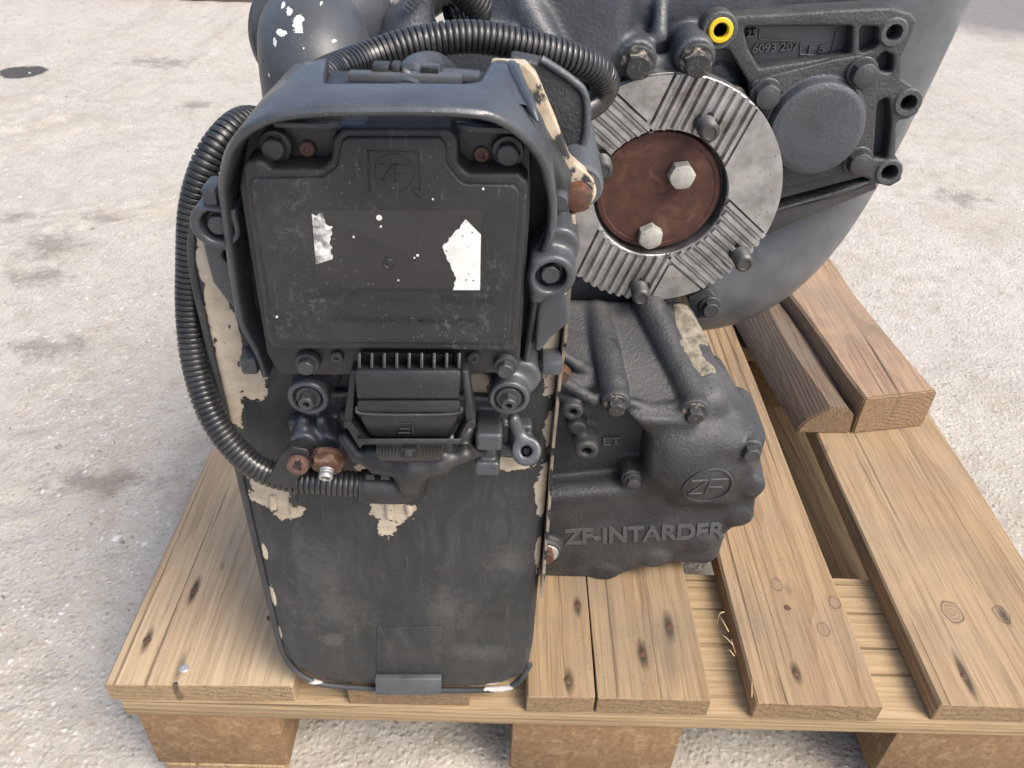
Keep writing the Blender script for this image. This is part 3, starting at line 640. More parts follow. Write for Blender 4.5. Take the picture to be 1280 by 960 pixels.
# welded seam rim round the pan: thin standing edge, bare primer on the right flank
rim_r = [A(701, 275, 0), A(700, 420, 0), A(697, 470, 0), A(690, 560, 0), A(684, 640, 0), A(675, 742, 0)]
V = []; F = []
for i, p in enumerate(rim_r):
    for dx, dy in ((0, -7), (1.6, -8), (2.6, 34), (.4, 34)): V.append((332.6+dx+.8*math.sin(i*1.7), CY+dy, p[2]))
for i in range(len(rim_r)-1):
    for k in range(4): F.append((i*4+k, i*4+(k+1) % 4, i*4+4+(k+1) % 4, i*4+4+k))
F += [(0, 1, 2, 3), tuple(range(len(V)-1, len(V)-5, -1))]
s = NB('rim_primer'); uc = s.mix(s.step(s.noise(120, 5), .35, .7), (.48, .41, .31), (.30, .24, .17)); uc = s.mix(s.step(s.noise(70, 5, .6), .56, .6), uc, (.03, .03, .03)); M['rim'] = s.done(uc, .6, 0., s.bump(s.noise(300, 4), .2, .001), .4)
obj('seam_rim', mesh('seam_rim', V, F, 30), M['rim'], cooler, label='thin beige edge of the pan with chipped black paint')
br = spline([(149, CY+6, 398), (143.2, CY+3, 375), (142.4, CY+2, 330), (142.4, CY+2, 200), (142.6, CY+2, 70), (144.6, CY+2, 36), (155, CY+1, 13), (176, CY, 2.5), (236, CY, -.6), (304, CY, 2.4), (322, CY+1, 12), (330.5, CY+2, 34)], 130)
M['seam'] = m_wear('seam_paint', (.036, .038, .041), (.55, .53, .50), [(*UC(620, 858, CY), .014, .004), (*UC(400, 852, CY), .02, .0012), (*UC(520, 864, CY), .02, .0012)], .4)
obj('seam_rim', sweep('seam_rim', br, 2.4, 10), M['seam'], cooler)
# faint welded pad and tab at the foot
obj('pad', plate('pad', [fillet(poly([(471, 783), (553, 783), (553, 842), (471, 842)], CY), 1.5)], CY-.7, CY+2, .4), M['cooler'], cooler)
p0, p1 = A(470, 842, CY), A(552, 842, CY)
M['tab'] = m_paint('tab_paint', (.065, .072, .080), .4, .3, .1)
obj('tab', hexa('tab', [(p0[0], -1, p0[2]), (p1[0], -1, p1[2]), (p1[0], -5, p1[2]-15), (p0[0], -5, p0[2]-15), (p0[0], 6, p0[2]), (p1[0], 6, p1[2]), (p1[0], 3, p1[2]-15), (p0[0], 3, p0[2]-15)], .8), M['tab'], cooler)
# pressed stiffening nibs
for (u, v0, v1) in ((341, 618, 640), (366, 612, 640), (486, 622, 646), (511, 620, 641)):
    a, b = A(u, v0, CY), A(u+1, v1, CY); obj('nib', sweep('nib', [a+(0, .5, 0), (a+b)/2, b, b+(0, .8, -1.2)], [2.6, 2.9, 2.6, 1.2], 10), M['cooler'], cooler)

# ---- upper mounting lug of the cooler (beige, chipped) with its rusty bolt
lug = fillet(poly([(612, 76), (656, 78), (670, 92), (700, 162), (712, 196), (742, 222), (747, 244), (728, 264), (700, 268), (680, 240), (640, 180)], 18), [2, 2, 4, 4, 6, 8, 9, 8, 2, 2, 2])
M['lug'] = m_wear('lug_paint', (.47, .41, .31), (.032, .033, .034), [(*UC(678, 120, 18), .0010, .006), (*UC(708, 215, 18), .0025, .0035), (*UC(690, 150, 18), .002, .004), (*UC(650, 90, 18), .0015, .0015)], .5, .9, 260)
obj('mounting_lug', plate('mounting_lug', [lug], 16, 24, 1.2), M['rim'], cooler, label='beige lug with chipped paint beside the flange')
bolt(A(722, 243, 13), 'hex', 7.2, 7, 'boltrust', cooler, rot=.3, washer=0., label='rusty hexagon bolt in the beige lug')
obj('spacer', lathe('spacer', [(4, 0), (4.4, 1), (4.4, 9), (3.8, 10)], 20, A(700, 243, 8), (-.1, -1, 0)), M['bracket'], cooler)

# ---- hood bracket: deep visor round the control unit, arms down both sides
path = [((326, 472), -8, 3), ((314, 440), -12, 3), ((294, 400), -16, 3), ((281, 320), -20, 3), ((272, 252), -26, 3), ((272, 222), -34, 3), ((281, 186), -44, 2), ((302, 160), -51, -4), ((338, 142), -55, -14), ((390, 135), -57, -28), ((450, 133), -58, -31), ((520, 133), -58, -31), ((580, 135), -57, -28), ((622, 143), -55, -12), ((660, 168), -50, -2), ((684, 200), -42, 2), ((694, 235), -32, 3), ((697, 268), -25, 3), ((693, 300), -22, 3), ((680, 335), -20, 3), ((674, 380), -18, 3), ((668, 425), -14, 3), ((662, 462), -10, 3)]
pts = np.array([A(u, v, f) for (u, v), f, b in path]); fr = np.array([f for _, f, b in path], float); bk = np.array([b for _, f, b in path], float)
t = np.linspace(0, len(path)-1, 110)
def cub(y): 
    c = spline(np.stack([np.arange(len(y)), y, y*0], 1), 8*(len(y)-1)); return np.interp(t, c[:, 0], c[:, 1])
px, pz, pf, pb = cub(pts[:, 0]), cub(pts[:, 2]), cub(fr), cub(bk)
tx, tz = np.gradient(px), np.gradient(pz); L = np.hypot(tx, tz); nxn, nzn = tz/L, -tx/L         # inward normal
th = 4.2; V = []; F = []; prof = [(0, 0, 1), (0, 2.2, 0), (.7, .8, 0), (2., 0, 0), (th-1., .3, 0), (th, 1.6, 0), (th, 0, 1)]
K = len(prof)
for i in range(len(t)):
    for d, e, side in prof: V.append((px[i]+nxn[i]*d, pb[i] if side else pf[i]+e, pz[i]+nzn[i]*d))
for i in range(len(t)-1):
    for k in range(K): F.append((i*K+k, (i+1)*K+k, (i+1)*K+(k+1) % K, i*K+(k+1) % K))
F += [tuple(range(K)), tuple(range(len(V)-1, len(V)-K-1, -1))]
me = mesh('hood', V, F, None); bm = bmesh.new(); bm.from_mesh(me); bmesh.ops.recalc_face_normals(bm, faces=bm.faces[:]); bm.to_mesh(me); bm.free(); finish(me, 45)
hood = obj('hood_bracket', me, M['bracket'], unit, label='grey-black visor bracket framing the control unit')
# two horns that carry the visor back to the cooler top
def horn(pf_, pb_): return hexa('horn', [*pf_, *pb_], 2.2)
obj('horn', hexa('horn', [A(376, 82, 14), A(404, 74, 14), A(405, 112, -24), A(330, 132, -26), A(366, 80, 26), A(412, 72, 26), A(412, 100, 26), A(330, 120, 26)], 1.6), M['bracket'], hood)
obj('horn', hexa('horn', [A(614, 80, 8), A(640, 80, 8), A(664, 134, -26), A(590, 116, -28), A(616, 74, 20), A(646, 77, 20), A(668, 128, 4), A(602, 106, 18)], 2.), M['bracket'], hood)
obj('horn_rib', sweep('horn_rib', spline([A(636, 84, 18), A(641, 84, 8), A(650, 104, -6), A(664, 134, -24), A(672, 152, -30)], 30), np.interp(np.linspace(0, 1, 31), [0, .2, .7, 1], [1.5, 2.6, 2.6, .6]), 12), M['bracket'], hood)
# ears with recessed bolts
def ring_me(name, p, r0, r1, y0, y1, n=32, e=1.2): return lathe(name, [(r0, y0-y1), (r0, -e), (r0-e*.3, -e*.3), (r0-e, 0), (r1+e*.6, 0), (r1, -e*.6), (r1, y0-y1)], n, p, (0, -1, 0))
ear = Cast((134, -30, 338), (180, 10, 416), 1.0); pL = A(268, 284, -20); pR = A(690, 346, -24)
ear.add(ear.cyl((pL[0], -20, pL[2]), (pL[0], 6, pL[2]), 11.5, 2.), 3).add(ear.box((pL[0]+8, -8, pL[2]+16), (9, 12, 18), 3), 3)
ear.add(ear.prism(poly([(252, 296), (296, 286), (306, 396), (284, 376), (266, 352), (258, 322)], -8), -9, 5, 1.5), 2.5)
ear.cut(ear.cyl((pL[0]+1, -30, pL[2]), (pL[0]+1, -12, pL[2]), 7.6, .6), 1.5).cut(ear.cyl(A(282, 330, -16)+(0, -12, 0), A(282, 330, -16)+(0, 20, 0), 3.6, .5), 1)
obj('ear', ear.mesh('ear'), M['bracket'], hood); bolt((pL[0]+1, -13, pL[2]), 'hex', 5., 6, 'bolt', hood, washer=6.4)
ear = Cast((296, -36, 330), (350, 12, 420), 1.0)
ear.add(ear.cyl((pR[0], -25, pR[2]), (pR[0], 8, pR[2]), 11.2, 2.), 3).add(ear.cyl((pR[0]+3, -14, pR[2]+10), (pR[0]+3, 10, pR[2]+10), 10, 2.), 4)
ear.add(ear.prism(poly([(683, 370), (710, 366), (712, 405), (690, 422), (676, 440), (668, 440), (672, 380)], -18), -18, 4, 2), 3).add(ear.box(np.array(A(672, 350, -22))+(0, 10, 0), (3.5, 13, 12), 2.5), 4)
ear.cut(ear.cyl((pR[0]-.6, -36, pR[2]), (pR[0]-.6, -16, pR[2]), 7.4, .6), 1.5)
obj('ear', ear.mesh('ear'), M['bracket'], hood); bolt((pR[0]-.6, -17, pR[2]), 'hex', 5., 6, 'bolt', hood, washer=6.2)
obj('foot_tab', boxes('foot_tab', [(A(690, 458, -8)+(0, 4, 0), (11, 14, 9))], 2.), M['bracket'], hood)
obj('foot_tab', boxes('foot_tab', [(A(312, 455, -8)+(0, 4, 0), (9, 14, 11))], 2.), M['bracket'], hood)
obj('side_tab', boxes('side_tab', [(A(262, 244, -14)+(1, 4, 0), (7, 16, 10))], 2.), M['bracket'], hood)

# ---- control unit inside the hood
EY = -36.
eo = [(302, 206), (322, 197), (339, 211), (402, 211), (413, 200), (415, 174), (426, 160), (560, 160), (572, 172), (573, 204), (584, 217), (648, 217), (661, 229), (646, 440), (336, 437)]
ecu = obj('control_unit', plate('control_unit', [fillet(poly(eo, EY), [4, 5, 3, 3, 4, 4, 4, 4, 4, 4, 4, 4, 4, 5, 5])], EY, -20, 2.2, 3), M['ecu'], unit, label='black moulded control unit cover with torn white stickers')
ei = [(311, 224), (402, 222), (421, 208), (426, 178), (433, 172), (549, 172), (557, 180), (559, 206), (578, 230), (642, 231), (650, 240), (637, 431), (345, 428)]
obj('raised_panel', plate('raised_panel', [fillet(poly(ei, EY-1.6), [3, 4, 4, 3, 3, 3, 3, 4, 5, 3, 3, 3.5, 3.5])], EY-1.8, EY+3, 1.3, 3), M['ecu'], ecu)
F0 = EY-1.8
lp = poly([(390, 262), (603, 263), (600, 362), (395, 360)], F0)
obj('label_field', plate('label_field', [fillet(lp, .8)], F0-.25, F0+1, .12), m_paint('label_film', (.018, .0175, .0175), .5, .12, .1, 700), ecu)
s = NB('torn_sticker'); c = s.mix(s.step(s.noise(160, 5), .3, .7), (.74, .74, .72), (.58, .57, .55)); c = s.mix(s.math('MULTIPLY', s.step(s.vor(300), .2, .1), s.step(s.noise(90, 3), .45, .55)), c, (.09, .085, .08)); M['white'] = s.done(c, .5, 0., s.bump(s.noise(300, 4), .15, .0006), .4)
s = NB('dirty_sticker'); c = s.mix(s.step(s.noise(190, 6, .7), .42, .62), (.68, .68, .67), (.17, .165, .16)); M['white2'] = s.done(c, .45, 0., s.bump(s.noise(200, 4), .5, .001), .5)
def torn(pts, amp=.35, seed=1):
    rg = np.random.default_rng(seed); out = []; n = len(pts)
    for i in range(n):
        a, b = np.array(pts[i]), np.array(pts[(i+1) % n]); L = np.linalg.norm(b-a); k = max(1, int(L/1.2)); rag = 1. if i not in straight else 0.
        for j in range(k): out.append(tuple(a+(b-a)*j/k + (rg.normal(0, amp, 2)*rag if j else 0)))
    return out
straight = {5, 6}
obj('sticker', plate('sticker', [torn(poly([(390, 267), (404, 266), (407, 280), (416, 283), (412, 302), (416, 323), (395, 330)], F0), .45, 3)], F0-.6, F0, .1), M['white2'], ecu, label='torn strip of dirty white sticker')
straight = {0, 1, 2}
obj('sticker', plate('sticker', [torn(poly([(582, 274), (601, 293), (600, 362), (566, 362), (570, 346), (553, 308)], F0), .28, 5)], F0-.55, F0, .1), M['white'], ecu, label='five-sided remnant of a white sticker')
for u, v, r in ((474, 272, 1.3), (476, 283, .5), (442, 296, .45), (522, 319, .6), (518, 322, .4), (498, 350, .4), (346, 396, .5), (541, 249, .4), (604, 236, .5)):
    p = A(u, v, F0-.2); obj('paint_fleck', plate('paint_fleck', [torn(circ(p[0], p[2], r, 9), .12*r, int(u))], F0-.55, F0+.1, .05), M['white'], ecu)
obj('rivet', lathe('rivet', [(2.5, -.5), (2.5, .5), (2.1, .8), (1.6, .5), (1.1, .6), (0.0001, .8)], 20, A(486, 329, F0-.2)), M['ecu'], ecu)
# faint moulded lettering and emblem on the cover
def put_text(body, uv0, uv1, hpx, Y, d, mat, parent, name='lettering', fl=.6, bold=.012):
    p, q = A(*uv0, Y), A(*uv1, Y); x = Vector(q-p); w_ = x.length; x.normalize(); hh = abs(A(uv0[0], uv0[1]-hpx, Y)[2]-p[2])
    me = text_me(name, body, w_, hh, d+fl, 0., bold); z = Vector((0, -1, 0)); y = z.cross(x); m = Matrix((x, y, z)).transposed().to_4x4(); m.translation = Vector(S(p+np.array([0, fl, 0]))[0])
    return obj(name, me, mat, parent, m)
def emblem(u, v, rpx, rpy, Y, d, mat, parent, sq=True, name='emblem', t_=.9):
    p = A(u, v, Y); rx = abs(A(u+rpx, v, Y)[0]-p[0]); rz_ = abs(A(u, v-rpy, Y)[2]-p[2]); bm = bmesh.new(); n = 40; Vv = []
    me = plate(name, [circ(p[0], p[2], rx, n, rz_), circ(p[0], p[2], rx-t_, n, rz_-t_)], Y-d, Y+.8, .25, 1); bm.from_mesh(me)
    def stroke(a, b):
        ax, az, bx, bz = p[0]+a[0]*rx, p[2]+a[1]*rz_, p[0]+b[0]*rx, p[2]+b[1]*rz_; ang = math.atan2(bz-az, bx-ax); ln = math.hypot(bx-ax, bz-az)
        box_bm(bm, ((ax+bx)/2, Y-d/2+.4, (az+bz)/2), (ln, d+.8, t_*.8), .15, Matrix.Rotation(-ang, 3, 'Y'), 1)
    for a, b in (((-.72, .42), (-.06, .42)), ((-.06, .42), (-.66, -.42)), ((-.66, -.42), (-.12, -.42)), ((.04, .46), (.02, -.46)), ((.04, .42), (.76, .42)), ((.04, -.02), (.62, -.02))): stroke(a, b)
    if sq:
        for a, b in (((-1.15, 1.1), (1.1, 1.1)), ((-1.2, 1.1), (-1.25, -1.1)), ((1.2, 1.1), (1.22, -1.1))): stroke(a, b)
    return obj(name, bm_mesh(name, bm), mat, parent)
emblem(493, 216, 26, 24, F0, .4, M['ecu'], ecu, t_=.6)
put_text('ZF-PART NO', (384, 373), (452, 373), 8, F0, .35, M['ecu'], ecu); put_text('SERIAL  NO', (552, 379), (618, 380), 8, F0, .35, M['ecu'], ecu)
put_text('ZF Friedrichshafen AG  Made in Germany', (412, 404), (602, 406), 9, F0, .35, M['ecu'], ecu)
obj('moulded_line', boxes('moulded_line', [(A(495, 375, F0), (20, .5, .4)), (A(500, 363, F0), (66, .5, .35))], .1), M['ecu'], ecu)
obj('gouge', sweep('gouge', [A(516, 236, F0), A(521, 239, F0-.4), A(528, 246, F0)], [.5, 1.1, .4], 8), M['ecu'], ecu)
# mounting plate behind the cover, with its screws
bp = [(312, 158), (408, 150), (580, 150), (650, 162), (664, 180), (664, 240), (650, 440), (648, 462), (560, 468), (352, 466), (335, 440), (300, 230)]
mp = obj('mounting_plate', plate('mounting_plate', [fillet(poly(bp, -20), 4)], -22, -12, 1.2), M['plastic'], ecu)
for c_, l_ in ((A(395, 156, -24), 34), (A(604, 161, -24), 26)): obj('crossbar', boxes('crossbar', [(c_, (l_, 4, 2.6))], .6), M['bracket'], ecu)
obj('top_face', boxes('top_face', [(A(493, 152, -26)+(0, 0, -1), (44, 14, 3))], 1.), M['tab'], ecu)
for u, v, k in ((345, 181, 'a'), (635, 188, 'a'), (385, 452, 'b'), (632, 456, 'b')):
    bolt(A(u, v, -24), 'hex', 5.2 if k == 'a' else 4.6, 6.5, 'bolt', ecu, washer=7. if k == 'a' else 6.2, wh=2.2)
for u, v in ((384, 186), (602, 193), (421, 446), (592, 447)):
    p = A(u, v, -23); obj('screw', lathe('screw', [(3.4, -1), (3.4, .6), (2.9, 1.2), (1.4, 1.2), (1.2, .3), (0.0001, .2)], 18, p), M['screwrust'] if v < 300 else M['bolt'], ecu)

# ---- connector below the control unit
con = obj('connector', hexa('connector', [A(441, 462, -44), A(578, 462, -44), A(574, 500, -47), A(447, 500, -47), A(452, 446, -14), A(568, 446, -14), A(568, 520, -14), A(452, 520, -14)], 2.4), M['plastic'], unit, label='black multi-pin plug with lever lock')
obj('plug_hood', hexa('plug_hood', [A(446, 500, -47.6), A(576, 500, -47.6), A(575, 518, -47.6), A(447, 518, -47.6), A(452, 505, -16), A(570, 505, -16), A(570, 545, -16), A(452, 545, -16)], 1.6), M['plastic'], con)
obj('plug_body', hexa('plug_body', [A(448, 519, -46.5), A(575, 519, -46.5), A(560, 546, -43), A(463, 546, -43), A(456, 520, -14), A(568, 520, -14), A(560, 560, -14), A(462, 560, -14)], 2.), M['plastic'], con)
obj('plug_bead', sweep('plug_bead', spline([A(446, 508, -46), A(452, 517, -47.8), A(512, 519, -48.4), A(570, 517, -47.8), A(577, 508, -46)], 40), .9, 8), M['plastic'], con)
for k in range(9):
    u = 447+k*15.6; obj('rib', hexa('rib', [A(u, 441, -38), A(u+4, 441, -38), A(u+4, 461, -42.5), A(u, 461, -42.5), A(u, 441, -24), A(u+4, 441, -24), A(u+4, 458, -24), A(u, 458, -24)], .35), M['plastic'], con)
obj('rib_base', boxes('rib_base', [(A(510, 450, -30)+(0, 3, 0), (45, 8, 9))], .6), M['plastic'], con)
for u0, sgn in ((436, -1), (587, 1)):
    pth = [A(u0+6*-sgn, 464, -36), A(u0+2*sgn*0, 476, -42), A(u0-1, 500, -44), A(u0+1*sgn, 524, -45), A(u0+2*sgn, 536, -45)]
    obj('lever_arm', hexa('lever_arm', [pth[0]+(-1.6, 0, 0), pth[0]+(1.6, 0, 0), pth[-1]+(2.2, 0, 0), pth[-1]+(-2.2, 0, 0), pth[0]+(-1.6, 9, 0), pth[0]+(1.6, 9, 0), pth[-1]+(2.2, 12, 0), pth[-1]+(-2.2, 12, 0)], .8), M['plastic'], con)
    a, b = A(u0+2*sgn, 533, -45), A(512+sgn*58, 556, -45)
    obj('lever_arm', hexa('lever_arm', [a+(-2, 0, 3), a+(2, 0, 3), b+(2, 0, 2), b+(-2, 0, -3), a+(-2, 12, 3), a+(2, 12, 3), b+(2, 12, 2), b+(-2, 12, -3)], .8), M['plastic'], con)
obj('lever_bar', hexa('lever_bar', [A(446, 548, -48), A(578, 548, -48), A(574, 555, -49), A(450, 555, -49), A(446, 548, -34), A(578, 548, -34), A(574, 556, -34), A(450, 556, -34)], .8), M['plastic'], con)
obj('latch', hexa('latch', [A(470, 555, -47), A(556, 555, -47), A(550, 576, -44), A(474, 576, -44), A(470, 555, -30), A(556, 555, -30), A(552, 578, -30), A(474, 578, -30)], 1.), M['plastic'], con)
for u0, u1 in ((472, 497), (527, 552)):
    for k in range(7):
        u = u0+(u1-u0)*k/6; obj('grip_ridge', boxes('grip_ridge', [(A(u, 565, -47.5), (.55, 2., 6.5))], .15), M['plastic'], con)
obj('latch_window', boxes('latch_window', [(A(511, 565, -47.6), (8.4, 2.6, 5.6))], .5), M['hole'], con); obj('latch_tongue', boxes('latch_tongue', [(A(511, 566, -49.), (4.2, 2.2, 3.8))], .5), M['plastic'], con)
for a, b in (((498, 529), (516, 529)), ((516, 529), (516, 541)), ((500, 536), (512, 536)), ((498, 541), (512, 541))):
    p, q = A(*a, -45.6), A(*b, -45.6); obj('moulded_mark', sweep('moulded_mark', [p, (p+q)/2, q], .45, 6), M['plastic'], con)
# curved shroud and angled cable outlet under the plug
sh = Cast((170, -46, 236), (312, 8, 304), 1.0)
arc = [A(432, 548, -24), A(446, 568, -28), A(480, 582, -31), A(512, 586, -32), A(548, 582, -31), A(580, 568, -26), A(604, 560, -12)]
for a, b in zip(arc[:-1], arc[1:]): sh.add(sh.cap(a, b, 4.2), 2).add(sh.cap(a+(0, 14, 5), b+(0, 14, 5), 6.), 6)
sh.add(sh.box(A(512, 566, -22), (22, 10, 9), 3), 5)
o1, o2 = A(524, 590, -30), A(514, 604, -22)
sh.add(sh.cap(A(515, 582, -26), A(514, 606, -20), 11.5, 9.5), 4)
obj('shroud', sh.mesh('shroud'), M['plastic'], con)
e0, e1 = A(452, 607, -20), A(500, 608, -20); obj('cable_outlet', sweep('cable_outlet', spline([e0, (e0+e1)/2, e1, A(520, 604, -20)], 24), [9.6]*2+[10.2]*22+[8.5], 24), M['plastic'], con)
obj('outlet_clip', boxes('outlet_clip', [(A(463, 594, -27), (5, 4, 4)), (A(482, 594, -27), (5, 4, 4))], .6), M['plastic'], con)

# ---- lower bracket: bosses, lugs and legs cast in one piece
lb = Cast((150, -34, 222), (335, 10, 345), 1.0)
c1, c2 = A(385, 498, -20), A(636, 501, -22)
for c_ in (c1, c2):
    lb.add(lb.cyl((c_[0], -21, c_[2]), (c_[0], 6, c_[2]), 11., 1.6), 2)
lb.add(lb.cyl((c2[0]+6, -12, c2[2]+7), (c2[0]+6, 8, c2[2]+7), 11, 3), 5).add(lb.cyl((c1[0]+4, -8, c1[2]+8), (c1[0]+4, 8, c1[2]+8), 12, 3), 6)
lb.add(lb.cap(A(380, 525, -10), A(378, 556, -10), 3.2, 4), 4).add(lb.cap(A(402, 525, -10), A(412, 555, -8), 3.2, 4.5), 4).add(lb.box(A(395, 545, -2), (14, 4, 14), 2), 4)
lb.add(lb.cyl(A(380, 558, -18), A(380, 558, -18)+(0, 24, 0), 8.5, 2), 4).add(lb.cyl(A(412, 560, -14), A(412, 560, -14)+(0, 18, 0), 8, 2), 4)
lb.add(lb.box(A(611, 550, -20)+(0, 8, 0), (7.4, 11, 6.), 2.), 1).add(lb.box(A(610, 567, -14)+(0, 7, 0), (4.6, 9, 11), 1.5), 1).add(lb.box(A(609, 585, -18)+(0, 8, 0), (7.2, 10, 5), 2.), 1)
lb.add(lb.cyl(A(658, 564, -22), A(658, 560, 8), 8.4, 1.4), 3).add(lb.cap(A(642, 524, -12), A(653, 552, -14), 3.6, 4.4), 4).add(lb.box(A(630, 545, 0), (16, 5, 12), 2), 3)
lb.cut(lb.cyl(A(658, 564, -30), A(658, 564, -12), 3.0, .4), 1).cut(lb.box(A(631, 548, -6), (3, 14, 7), 2.5), 1)
lb.cut(lb.cyl((c1[0], -34, c1[2]), (c1[0], -17.5, c1[2]), 7.8, .5), 1).cut(lb.cyl((c2[0], -34, c2[2]), (c2[0], -18.5, c2[2]), 7.8, .5), 1)
lb.add(lb.box(A(510, 520, 0)+(0, 2, 0), (58, 3, 16), 2), 3)
low = obj('lower_bracket', lb.mesh('lower_bracket'), M['bracket'], unit)
bolt((c1[0], -18, c1[2]), 'hex', 4.6, 7.5, 'bolt', low, washer=6.9, socket=2.); bolt((c2[0], -19, c2[2]), 'hex', 4.6, 7.5, 'bolt', low, washer=6.9, socket=2.)
# clip strap with torx screw, and rusty union nut with bright nipple
st_ = poly([(365, 556), (389, 560), (387, 574), (365, 610), (334, 600), (352, 566)], -26)
clip = obj('hose_clip', plate('hose_clip', [fillet(st_, [3, 4, 3, 2, 2, 3])], -28, -24, .8), M['plastic'], unit, label='black strap clip holding the conduit')
obj('clip_boss', lathe('clip_boss', [(8.2, -14), (8.6, -1), (8.0, 1), (6., 2)], 28, A(375, 572, -24)), M['plastic'], clip)
obj('screw', lathe('screw', [(6.2, -2), (6.2, 2.4), (5.6, 3.8), (4.4, 4.4), (2.6, 4.4), (2.3, 2.6), (0.0001, 2.4)], 26, A(373, 579, -28), (0, -1, 0)), M['screwrust'], clip, label='rusty round screw head with a star recess')
sk = [(2.5*math.cos(a)*(1. if k % 2 == 0 else .72), 2.5*math.sin(a)*(1. if k % 2 == 0 else .72)) for k, a in enumerate(np.linspace(0, 2*math.pi, 12, endpoint=False))]
pc = A(372.5, 580, -32.3); obj('star_recess', plate('star_recess', [[(pc[0]+x, pc[2]+z) for x, z in sk]], pc[1]-.3, pc[1]+2, .1), M['hole'], clip)
nz = (0.0, -1, -.42); pn = A(411, 570, -23)
nut = obj('union_nut', hexbolt('union_nut', 9.2, 8., 9.6, 2.), M['nutrust'], unit, frame(pn, nz, (0, 0, 1), .2), label='rusty hexagon union nut')
nip = pn+np.array(nz)/np.linalg.norm(nz)*6.; obj('nipple', lathe('nipple', [(3.9, -6), (3.9, 1), (3.4, 1.4), (3.9, 2.2), (3.4, 3.), (3.9, 3.8), (3.5, 4.4), (3.9, 5.2), (3.9, 7), (3.6, 7.6), (2.4, 7.6), (2.2, 5), (0.0001, 4.9)], 26, nip, nz), M['bright'], unit, label='bright threaded nipple in the rusty nut')
obj('nipple_bore', lathe('nipple_bore', [(2.25, 0), (2.25, .3), (0.0001, .35)], 18, nip+np.array(nz)/np.linalg.norm(nz)*5.2, nz), M['hole'], unit)

# ---- corrugated conduits
cpts = [A(345, 165, 90), A(312, 150, 66), A(284, 166, 46), A(258, 205, 34), A(242, 260, 28), A(238, 330, 22), A(238, 400, 14), A(246, 462, 4), A(268, 525, -8), A(308, 575, -16), A(350, 596, -19), A(400, 602, -20), A(456, 606, -20)]
obj('conduit', conduit('conduit', cpts, 7.6), M['rubber'], unit, label='black corrugated conduit looping down the left of the cooler')
cp2 = [A(396, 100, 34), A(420, 88, 52), A(460, 73, 70), A(520, 54, 80), A(590, 46, 86), A(660, 58, 90), A(712, 72, 96), A(745, 86, 106), A(757, 104, 116), A(748, 122, 118), A(725, 138, 112)]
obj('conduit', conduit('conduit', cp2[:-2], 8.4), M['rubber'], unit, label='black corrugated conduit arching over the control unit')
obj('conduit_sleeve', sweep('conduit_sleeve', spline([A(752, 94, 110), A(758, 106, 116), A(748, 124, 118), A(725, 140, 112), A(700, 150, 106)], 40), 7.8, 20), M['rubber'], unit)
obj('conduit', conduit('conduit', [A(560, 22, 190), A(580, 14, 196), A(600, 18, 200), A(590, 40, 206)], 7.5), M['rubber'], unit)
obj('conduit', conduit('conduit', [A(570, -20, 170), A(588, -4, 176), A(604, 14, 182)], 9.), M['rubber'], unit)
obj('conduit', conduit('conduit', [A(690, 92, 126), A(720, 100, 128), A(745, 108, 130)], 7.), M['rubber'], unit)

# ---- cable clips lying behind the visor
def bar(name, a, b, w_, h_, mat, parent, bev=.8):
    a, b = np.array(a), np.array(b); return obj(name, hexa(name, [a+(0, -w_, h_), b+(0, -w_, h_), b+(0, -w_, -h_), a+(0, -w_, -h_), a+(0, w_, h_), b+(0, w_, h_), b+(0, w_, -h_), a+(0, w_, -h_)], bev), mat, parent)
tray = bar('clip_tray', A(408, 106, 0), A(612, 107, 0), 14, 2., M['plastic'], unit)
bar('clip_rail', A(436, 95, -6), A(578, 98, -6), 3, 2, M['tab'], tray); bar('clip_latch', A(466, 87, -2), A(488, 88, -2), 4, 3, M['plastic'], tray, 1.2); bar('clip_latch', A(490, 87, -2), A(502, 88, -2), 4, 3.2, M['plastic'], tray, 1.2)
bar('clip_grip', A(526, 90, -2), A(550, 92, -2), 4, 3.2, M['tab'], tray); bar('clip_arm', A(552, 93, -2), A(600, 96, -2), 4, 1.8, M['tab'], tray)
obj('clip_wedge', hexa('clip_wedge', [A(503, 83, -6), A(515, 89, -6), A(513, 97, -8), A(500, 95, -8), A(505, 80, 4), A(517, 86, 4), A(515, 95, 4), A(502, 93, 4)], .6), M['plastic'], tray)
obj('clip_loop', sweep('clip_loop', spline([A(496, 101, -22), A(508, 99, -23), A(522, 104, -23), A(506, 105, -23), A(496, 102, -22)], 24), 1.2, 8), M['bracket'], tray)
for k in range(8): u = 527+k*2.9; obj('grip_ridge', boxes('grip_ridge', [(A(u, 90, -6.5), (.5, 1., 5.5))], .1), M['plastic'], tray)

# ---- coolant elbow at top left: painted steel with white chips
ep = spline([A(402, 150, 102), A(399, 112, 102), A(396, 82, 106), A(393, 58, 122), A(392, 48, 146), A(392, 44, 166)], 60)
elb = sweep('elbow', ep, 31., 44)
wl = [(*[(A(u, v, 80)-np.array([330, 150, 0]))[i]*.001 for i in (0, 2)], rx*.62, rz2*.62) for u, v, rx, rz2 in ((368, 36, .0048, .0045), (349, 46, .0048, .0022), (340, 56, .0018, .003), (414, 6, .006, .004), (352, 24, .003, .002), (336, 95, .0012, .0015), (415, 55, .0018, .001), (340, 20, .0018, .0018), (380, 60, .0008, .0008), (390, 18, .001, .001))]
M['elbow'] = m_wear('elbow_paint', (.052, .058, .065), (.72, .70, .67), wl, .40, 1.3, 300, .2)
elbow = obj('coolant_elbow', elb, M['elbow'], unit, label='dark grey pipe elbow with white paint chips')
d = ep[-1]-ep[-6]; d /= np.linalg.norm(d)
